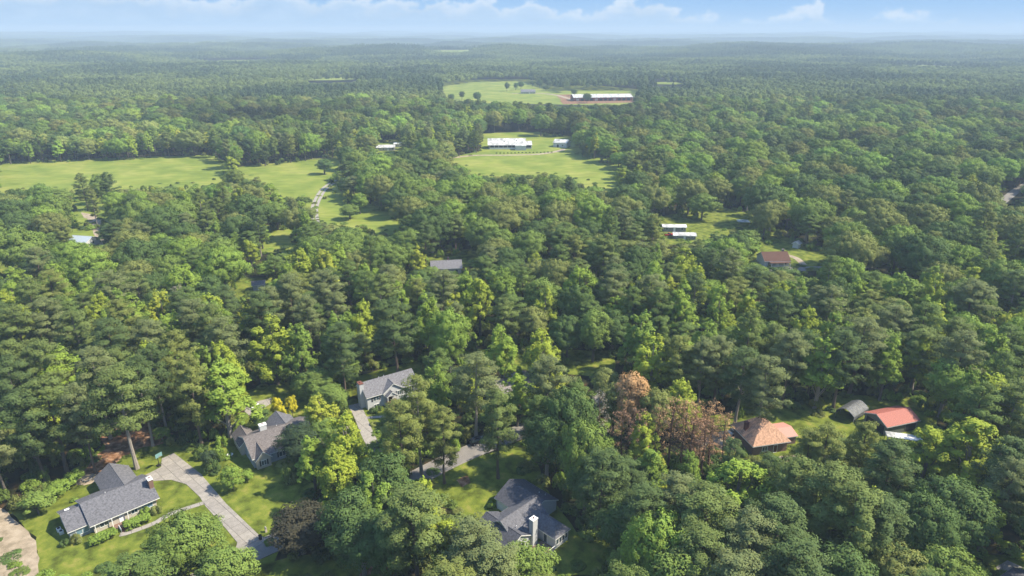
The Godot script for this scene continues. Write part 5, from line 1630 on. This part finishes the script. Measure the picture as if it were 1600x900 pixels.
	stand("dead_pine", 43.7, -141.1, 18, 3.4, 0)
	stand("dead_pine", 47.5, -139.9, 18, 3.4, 0)
	stand("dead_pine", 49.8, -137.3, 17, 3.2, 0)
	stand("dead_pine", 21.9, -147.1, 17, 2.8, 2)
	stand("dead_pine", 34.5, -139.6, 17, 2.8, 0)
	stand("dead_pine", 44.9, -139.6, 17, 3.2, 0)
	stand("broadleaf", -73.4, -139.8, 6.5, 2.6, 4)
	stand("poplar", -65, -132.6, 6.5, 3.5, 3)
	stand("broadleaf", -104.6, -123.7, 6, 4.4, 0)
	stand("broadleaf", -102.7, -134.1, 4, 2.9, 3)
	stand("broadleaf", -103.8, -130.5, 4, 3.3, 3)
	stand("broadleaf", -104.2, -128.2, 3.6, 2.6, 3)
	stand("broadleaf", -91.2, -152.8, 4, 2.9, 3)
	stand("broadleaf", -67.3, -158.5, 6.5, 3.5, 1)
	stand("poplar", -63.9, -162.3, 8, 2.2, 4)
	stand("poplar", -62.3, -160.5, 6.5, 2.2, 4)
	stand("poplar", -60.5, -163.9, 7.5, 2.2, 4)
	stand("broadleaf", -62.6, -135.5, 3, 1.8, 3)
	stand("broadleaf", -252.6, -412.9, 20, 6.4, 0)
	stand("pine", -251.2, -394.9, 22, 5.1, 0)
	stand("pine", -238.4, -398.7, 22, 5.6, 1)
	stand("broadleaf", -273.6, -390.7, 18, 7.7, 0)
	stand("broadleaf", -283.5, -383.2, 17, 7.7, 1)
	stand("pine", -200.4, -353.5, 19, 5.9, 1)
	stand("pine", -224.7, -358.4, 21, 3.8, 3)
	stand("pine", -184.4, -305.5, 18, 6.4, 1)
	stand("pine", -167.7, -296.3, 19, 6.4, 2)
	stand("broadleaf", -182.5, -446.6, 16, 7.7, 0)
	stand("broadleaf", -170.1, -390.7, 18, 9, 3)
	stand("broadleaf", -176, -370, 17, 7.7, 0)
	stand("broadleaf", -153, -399.8, 18, 7.7, 1)
	stand("poplar", -140.5, -390.7, 18, 7.7, 1)
	# round dark trees in the far pasture
	for e in [Vector2(-137.9, -945),Vector2(-90.6, -1050.2),Vector2(-77.2, -1090.5),Vector2(-51.5, -1050.2),Vector2(-9, -1244.9),Vector2(6.9, -1272.5),Vector2(16.4, -1301.3),Vector2(39.3, -1362.8),Vector2(51.1, -1316.2),Vector2(60.3, -1258.6),Vector2(81.4, -1346.9),Vector2(101.6, -1156.9),Vector2(110.6, -1040.6)]:
		stand("broadleaf", e.x, e.y, rng.randf_range(10, 17), rng.randf_range(5, 8), 1)


# ---------------------------------------------------------------- woods
func pick_kind(x: float, z: float) -> String:
	var r := Vector2(x, z).length()
	var n := mid_noise.get_noise_2d(x, z)
	var broad := lerpf(0.2, 0.82, smoothstep(235.0, 310.0, r)) + n * 0.75
	if r > 560.0: broad = 0.68 + n * 0.9
	# the dark pine wall behind the left hay field
	if x < -30.0 and r > 540.0 and r < 680.0: broad = 0.12 + n * 0.3
	if rng.randf() < broad: return "broadleaf"
	return "pine" if rng.randf() < 0.66 - 0.5 * mid_noise.get_noise_2d(x * 1.3 - 700.0, z * 1.3) - (0.08 if x < 0.0 else 0.0) else "poplar"


func plant_woods() -> void:
	var near := sights
	var far := []
	for s in sights:
		if maxf(s.box.position.length(), s.box.end.length()) > 700.0: far.append(s)
	var z := -62.0
	while z > -920.0:
		var step := 7.4 if z > -320.0 else 8.2
		var x := z * 0.86 - 24.0
		while x < -z * 0.86 + 24.0:
			var q := Vector2(x + rng.randf_range(-.46, .46) * step, z + rng.randf_range(-.46, .46) * step)
			x += step
			var kind := pick_kind(q.x, q.y)
			var grow := 0.88 + 0.45 * mid_noise.get_noise_2d(q.x * 1.7 + 500.0, q.y * 1.7)
			var h: float
			var r: float
			match kind:
				"pine":
					h = rng.randf_range(18.5, 25.5) * grow; r = rng.randf_range(4.4, 6.6)
				"broadleaf":
					h = rng.randf_range(13.0, 20.5) * grow; r = rng.randf_range(5.4, 8.6) * (1.0 + 0.55 * smoothstep(230.0, 320.0, q.length()))
				_:
					h = rng.randf_range(16, 23) * grow; r = rng.randf_range(4.2, 6.2)
			if kind == "broadleaf": h = maxf(h, r * 1.95)
			if on_bare(q, 1.5): continue
			if crowded(q, r, 0.58 if q.length() < 560.0 else 0.52): continue
			sights = near if q.length() < 760.0 else far
			if in_sight(q) or shades(q, h, r): continue
			if hides(q, h, r):
				h *= 0.62
				r *= 0.7
				if hides(q, h, r):
					h *= 0.6
					if hides(q, h, r): continue
			if rng.randf() < 0.012 and q.length() < 250.0: stand("dead_pine", q.x, q.y, h, r * 0.6, 2, false)
			else: stand(kind, q.x, q.y, h, r, -1, false)
		z -= step
	sights = near


func in_frame(q: Vector2, y: float, margin: float) -> bool:
	var c := cos(deg_to_rad(20.645))
	var s := sin(deg_to_rad(20.645))
	var dy := y - EYE.y
	var depth := -q.y * c - dy * s
	if depth < 1.0: return false
	var u := q.x / depth / 0.7498
	var v := (dy * c - q.y * s) / depth / 0.4217
	return absf(u) < 1.0 + margin and absf(v) < 1.0 + margin


func spot(t: Dictionary) -> Transform3D:
	var nom: Vector2 = NOMINAL[t.form]
	var b := Basis(Vector3.UP, t.turn).scaled_local(Vector3(t.r / nom.y, t.h / nom.x, t.r / nom.y))
	return Transform3D(b, Vector3(t.at.x, hill(t.at.x, t.at.y) - 0.05, t.at.y))


func tone_color(t: Dictionary) -> Color:
	var c: Color = TONES[t.kind][t.tone]
	var f: float = 1.0 + ((t.v / 64) % 100 / 100.0 - 0.5) * 0.36
	var w: float = 1.0 + ((t.v / 9973) % 100 / 100.0 - 0.5) * 0.22
	f *= 1.0 + 0.75 * smoothstep(520.0, 700.0, t.at.length()) * (low_noise.get_noise_2d(t.at.x * 3.0, t.at.y * 3.0) + 0.6 * mid_noise.get_noise_2d(t.at.x * 0.4, t.at.y * 0.4))
	return Color(c.r * f * w, c.g * f, c.b * f)


const LAND := [
	[Vector2(-80, -122), "the grey ranch house"], [Vector2(-56, -146), "the taupe roofed house"], [Vector2(-33, -174), "the white gabled house"], [Vector2(4, -118), "the charcoal roofed house"],
	[Vector2(64, -151), "the orange pyramid roof"], [Vector2(103, -160), "the red roofed barn"], [Vector2(36, -158), "the brown dead pines"], [Vector2(-63, -122), "the curved slab driveway"],
	[Vector2(-10, -140), "the mottled street lawn"], [Vector2(-4, -186), "the hidden tan roof"], [Vector2(-100, -290), "the small white shed"], [Vector2(-30, -303), "the lone grey roof"],
	[Vector2(95, -345), "the white trailer homes"], [Vector2(118, -300), "the brown roofed cottage"], [Vector2(-215, -335), "the blue grey roof"], [Vector2(175, -310), "the bare tan yard"],
	[Vector2(-125, -400), "the gravel lane field"], [Vector2(30, -210), "the shaded lawn strip"], [Vector2(-150, -170), "the reddish soil path"], [Vector2(60, -105), "the bottom middle woods"],
	[Vector2(150, -205), "the wood past the barns"], [Vector2(-130, -230), "the left hillside wood"], [Vector2(115, -110), "the lower right wood"], [Vector2(50, -250), "the middle wood"], [Vector2(215, -250), "the right edge wood"],
]
const TONE_WORDS := {
	"pine": ["dull olive", "dark green", "grey green", "warm olive", "fresh green"],
	"broadleaf": ["mid green", "dark green", "olive brown", "leafy green", "blackish green", "purple brown", "tan brown"],
	"poplar": ["yellow green", "vivid green", "lemon green", "soft green", "golden yellow"],
	"dead_pine": ["tan brown", "rusty brown", "bleached grey"],
}
const KIND_WORDS := {"pine": "pine", "broadleaf": "rounded tree", "poplar": "upright tree", "dead_pine": "dead pine"}
const ORDER := ["closest", "second closest", "third closest", "fourth closest", "fifth closest", "sixth closest", "seventh closest", "eighth closest", "ninth closest", "tenth closest", "eleventh closest", "twelfth closest", "thirteenth closest", "fourteenth closest", "fifteenth closest", "sixteenth closest", "seventeenth closest", "eighteenth closest", "nineteenth closest", "twentieth closest"]


func set_trees() -> void:
	stood.sort_custom(func(a, b): return a.at.length_squared() < b.at.length_squared())
	var singles := []
	var counts := {}
	var rest := {}
	for t in stood:
		if t.tone < 0:
			var n: int = {"pine": 5, "broadleaf": 4, "poplar": 4, "dead_pine": 3}[t.kind]
			var near := mid_noise.get_noise_2d(t.at.x * 0.8 - 300.0, t.at.y * 0.8)
			t.tone = clampi(int((near * 1.3 + rng.randf()) * n), 0, n - 1) if t.kind == "pine" else rng.randi() % n
			if t.kind == "poplar" and t.tone == 2 and rng.randf() < 0.6: t.tone = 3
		var c: int = counts.get(t.kind, 0)
		if c < (292 if t.kind != "poplar" else 240) and t.at.length() < 520.0 and (in_frame(t.at, t.h * .9, 0.0) or in_frame(t.at, t.h * .5, 0.0)):
			counts[t.kind] = c + 1
			singles.append(t)
		elif t.at.y < 0.0:
			var k: String = "%s|%d" % [t.form, t.v % shapes[t.form].size()]
			if not rest.has(k): rest[k] = []
			rest[k].append(t)
	var groups := {}
	for t in singles:
		var best := 0
		for i in LAND.size():
			if LAND[i][0].distance_to(t.at) < LAND[best][0].distance_to(t.at): best = i
		var d: Vector2 = t.at - LAND[best][0]
		var view: Vector2 = LAND[best][0].normalized()
		var along := d.dot(view)
		var across := d.dot(Vector2(-view.y, view.x))
		var side: String
		if LAND[best][1].ends_with("wood") or LAND[best][1].ends_with("woods"): side = "deep in" if along > 0 else "at the near side of"
		elif absf(along) > absf(across): side = "behind" if along > 0 else "before"
		else: side = "right of" if across > 0 else "left of"
		var nom: Vector2 = NOMINAL[t.kind]
		var size := "tall " if t.h > nom.x * 0.97 else ("short " if t.h < nom.x * 0.72 else "")
		var words := "%s%s %s %s %s" % [size, TONE_WORDS[t.kind][t.tone], KIND_WORDS[t.kind], side, LAND[best][1]]
		if not groups.has(words): groups[words] = []
		groups[words].append([d.length(), t])
		t.words = words
	for w in groups:
		groups[w].sort_custom(func(a, b): return a[0] < b[0])
		for i in groups[w].size():
			groups[w][i][1].label = w if groups[w].size() == 1 else "%s, %s" % [w, ORDER[mini(i, ORDER.size() - 1)]]
	var group := {"pine": "green pines standing in the woods", "broadleaf": "round crowned trees standing in the woods", "poplar": "upright leafy trees standing in the woods", "dead_pine": "brown dead pines in the middle of the woods"}
	for t in singles:
		var o := Node3D.new()
		o.name = numbered({"pine": "pine_tree", "broadleaf": "broadleaf_tree", "poplar": "poplar_tree", "dead_pine": "dead_pine_tree"}[t.kind])
		add_child(o)
		o.transform = spot(t)
		tree_of(o, t.form, t.kind, t.tone, t.v, {"pine": "bark_pine", "broadleaf": "bark_grey", "poplar": "bark_grey", "dead_pine": "bark_dead"}[t.kind] if t.v % 4 or t.kind == "dead_pine" else "bark_pale")
		tag(o, t.label, {"pine": "pine tree", "broadleaf": "tree", "poplar": "tree", "dead_pine": "dead tree"}[t.kind], group[t.kind])
	var masses := {}
	for k in rest:
		var form: String = k.split("|")[0]
		var kind := form.trim_suffix("_wide").trim_suffix("_small")
		if not masses.has(kind):
			var o := Node3D.new()
			o.name = numbered({"pine": "pine_woods", "broadleaf": "broadleaf_woods", "poplar": "poplar_woods", "dead_pine": "dead_woods"}[kind])
			add_child(o)
			tag(o, {"pine": "mass of green pines filling the woods beyond the houses", "broadleaf": "mass of round crowned trees filling the woods beyond the houses", "poplar": "mass of bright upright trees dotted through the woods", "dead_pine": "dead brown pines in the woods"}[kind], "", "", "stuff")
			masses[kind] = o
		var s: Dictionary = shapes[form][int(k.split("|")[1])]
		var places := []
		var colors := []
		for t in rest[k]:
			places.append(spot(t))
			colors.append(tone_color(t))
		scatter("trees", "", joined(s, M["leaf"], M["bark_grey"]), null, places, colors, masses[kind])


func make_undergrowth() -> void:
	var places := [[], [], []]
	var colors := [[], [], []]
	var z := -60.0
	while z > -720.0:
		var step := 4.2 if z > -230.0 else (6.0 if z > -430.0 else 10.0)
		var x := z * 0.84 - 12.0
		while x < -z * 0.84 + 12.0:
			var q := Vector2(x + rng.randf_range(-.5, .5) * step, z + rng.randf_range(-.5, .5) * step)
			x += step
			if in_sight(q) or on_bare(q, 0.8): continue
			var h := rng.randf_range(1.2, 4.6)
			var r := rng.randf_range(1.3, 2.8)
			if hides(q, h, r): h *= 0.35
			var k := rng.randi() % 3
			var c: Color = TONES["broadleaf"][rng.randi() % 4] * rng.randf_range(0.7, 1.15)
			places[k].append(Transform3D(Basis(Vector3.UP, rng.randf() * TAU).scaled_local(Vector3(r, h, r)), Vector3(q.x, -.1, q.y)))
			colors[k].append(c)
		z -= step
	var o := Node3D.new()
	o.name = "undergrowth"
	add_child(o)
	tag(o, "dark leafy undergrowth covering the ground between the trees", "", "", "stuff")
	for k in 3: scatter("bushes", "", shapes["bush"][k], M["leaf"], places[k], colors[k], o)


func make_far_woods() -> void:
	var far := []
	for s in sights:
		if maxf(s.box.position.length(), s.box.end.length()) > 700.0: far.append(s)
	sights = far
	var o := Node3D.new()
	o.name = "forest_canopy"
	add_child(o)
	tag(o, "endless hazy forest canopy running to the horizon", "", "", "stuff")
	var kinds := [make_far_tree(true), make_far_tree(false), make_far_tree(true), make_far_tree(false)]
	var places := [[], [], [], []]
	var colors := [[], [], [], []]
	var dark := Color(.062, .100, .042)
	var light := Color(.205, .255, .070)
	var z := -690.0
	while z > -2600.0:
		var step := 7.6 if z > -1300.0 else 9.4
		var half := -z * 0.84 + 30.0
		var x := -half
		while x < half:
			var q := Vector2(x + rng.randf_range(-.5, .5) * step, z + rng.randf_range(-.5, .5) * step)
			x += step
			if q.y > -921.0: continue
			var n := low_noise.get_noise_2d(q.x * 3.0, q.y * 3.0) + 0.6 * mid_noise.get_noise_2d(q.x * 0.4, q.y * 0.4)
			var h := rng.randf_range(13, 23) * (1.0 - n * 0.15)
			var r := rng.randf_range(3.8, 7.6) * step / 8.0
			if not far.is_empty() and q.length() < 1500.0 and (on_bare(q, 3.0) or hides(q, h, r)): continue
			if q.length() >= 1500.0 and (in_sight(q) or in_sight(q * 1.12)): continue
			var k := (0 if n > rng.randf_range(-1.5, 0.0) else 1) + 2 * (rng.randi() % 2)
			var c := dark.lerp(light, clampf(0.44 + n * 1.05 + rng.randf_range(-.30, .30), 0.0, 1.0)) * rng.randf_range(.8, 1.2)
			places[k].append(Transform3D(Basis(Vector3.UP, rng.randf() * TAU).scaled_local(Vector3(r / 6.0, h / 18.0, r / 6.0)), Vector3(q.x, hill(q.x, q.y), q.y)))
			colors[k].append(c)
		z -= step
	for k in 4: scatter("trees", "", kinds[k], M["leaf"], places[k], colors[k], o)
	# farther off, pieces of closed canopy
	var pieces := [make_patch(60.0, 62), make_patch(60.0, 62), make_patch(60.0, 62)]
	places = [[], [], []]
	colors = [[], [], []]
	z = -2600.0
	while z > -18500.0:
		var step := 54.0 if z > -8000.0 else 76.0
		var half := -z * 0.84 + 100.0
		var x := -half
		while x < half:
			var q := Vector2(x + rng.randf_range(-.3, .3) * step, z + rng.randf_range(-.3, .3) * step)
			x += step
			var n := low_noise.get_noise_2d(q.x * 1.6, q.y * 1.6) + 0.5 * low_noise.get_noise_2d(q.x * 6.0, q.y * 6.0)
			if in_sight(q): continue
			if n > 0.42 and rng.randf() < 0.5: continue
			var k := rng.randi() % 3
			var e := 24.0
			var slope := Vector3((hill(q.x + e, q.y) - hill(q.x - e, q.y)) / (2 * e), 0, (hill(q.x, q.y + e) - hill(q.x, q.y - e)) / (2 * e))
			var b := Basis(Vector3(1, slope.x, 0), Vector3.UP, Vector3(0, slope.z, 1)) * Basis(Vector3.UP, rng.randf() * TAU).scaled_local(Vector3(step / 54.0, rng.randf_range(.85, 1.25), step / 54.0))
			places[k].append(Transform3D(b, Vector3(q.x, hill(q.x, q.y), q.y)))
			colors[k].append(dark.lerp(light, clampf(0.45 + n * 1.2 + rng.randf_range(-.12, .12), 0.0, 1.0)) * rng.randf_range(.88, 1.12))
		z -= step
	for k in 3: scatter("canopy", "", pieces[k], M["leaf"], places[k], colors[k], o)
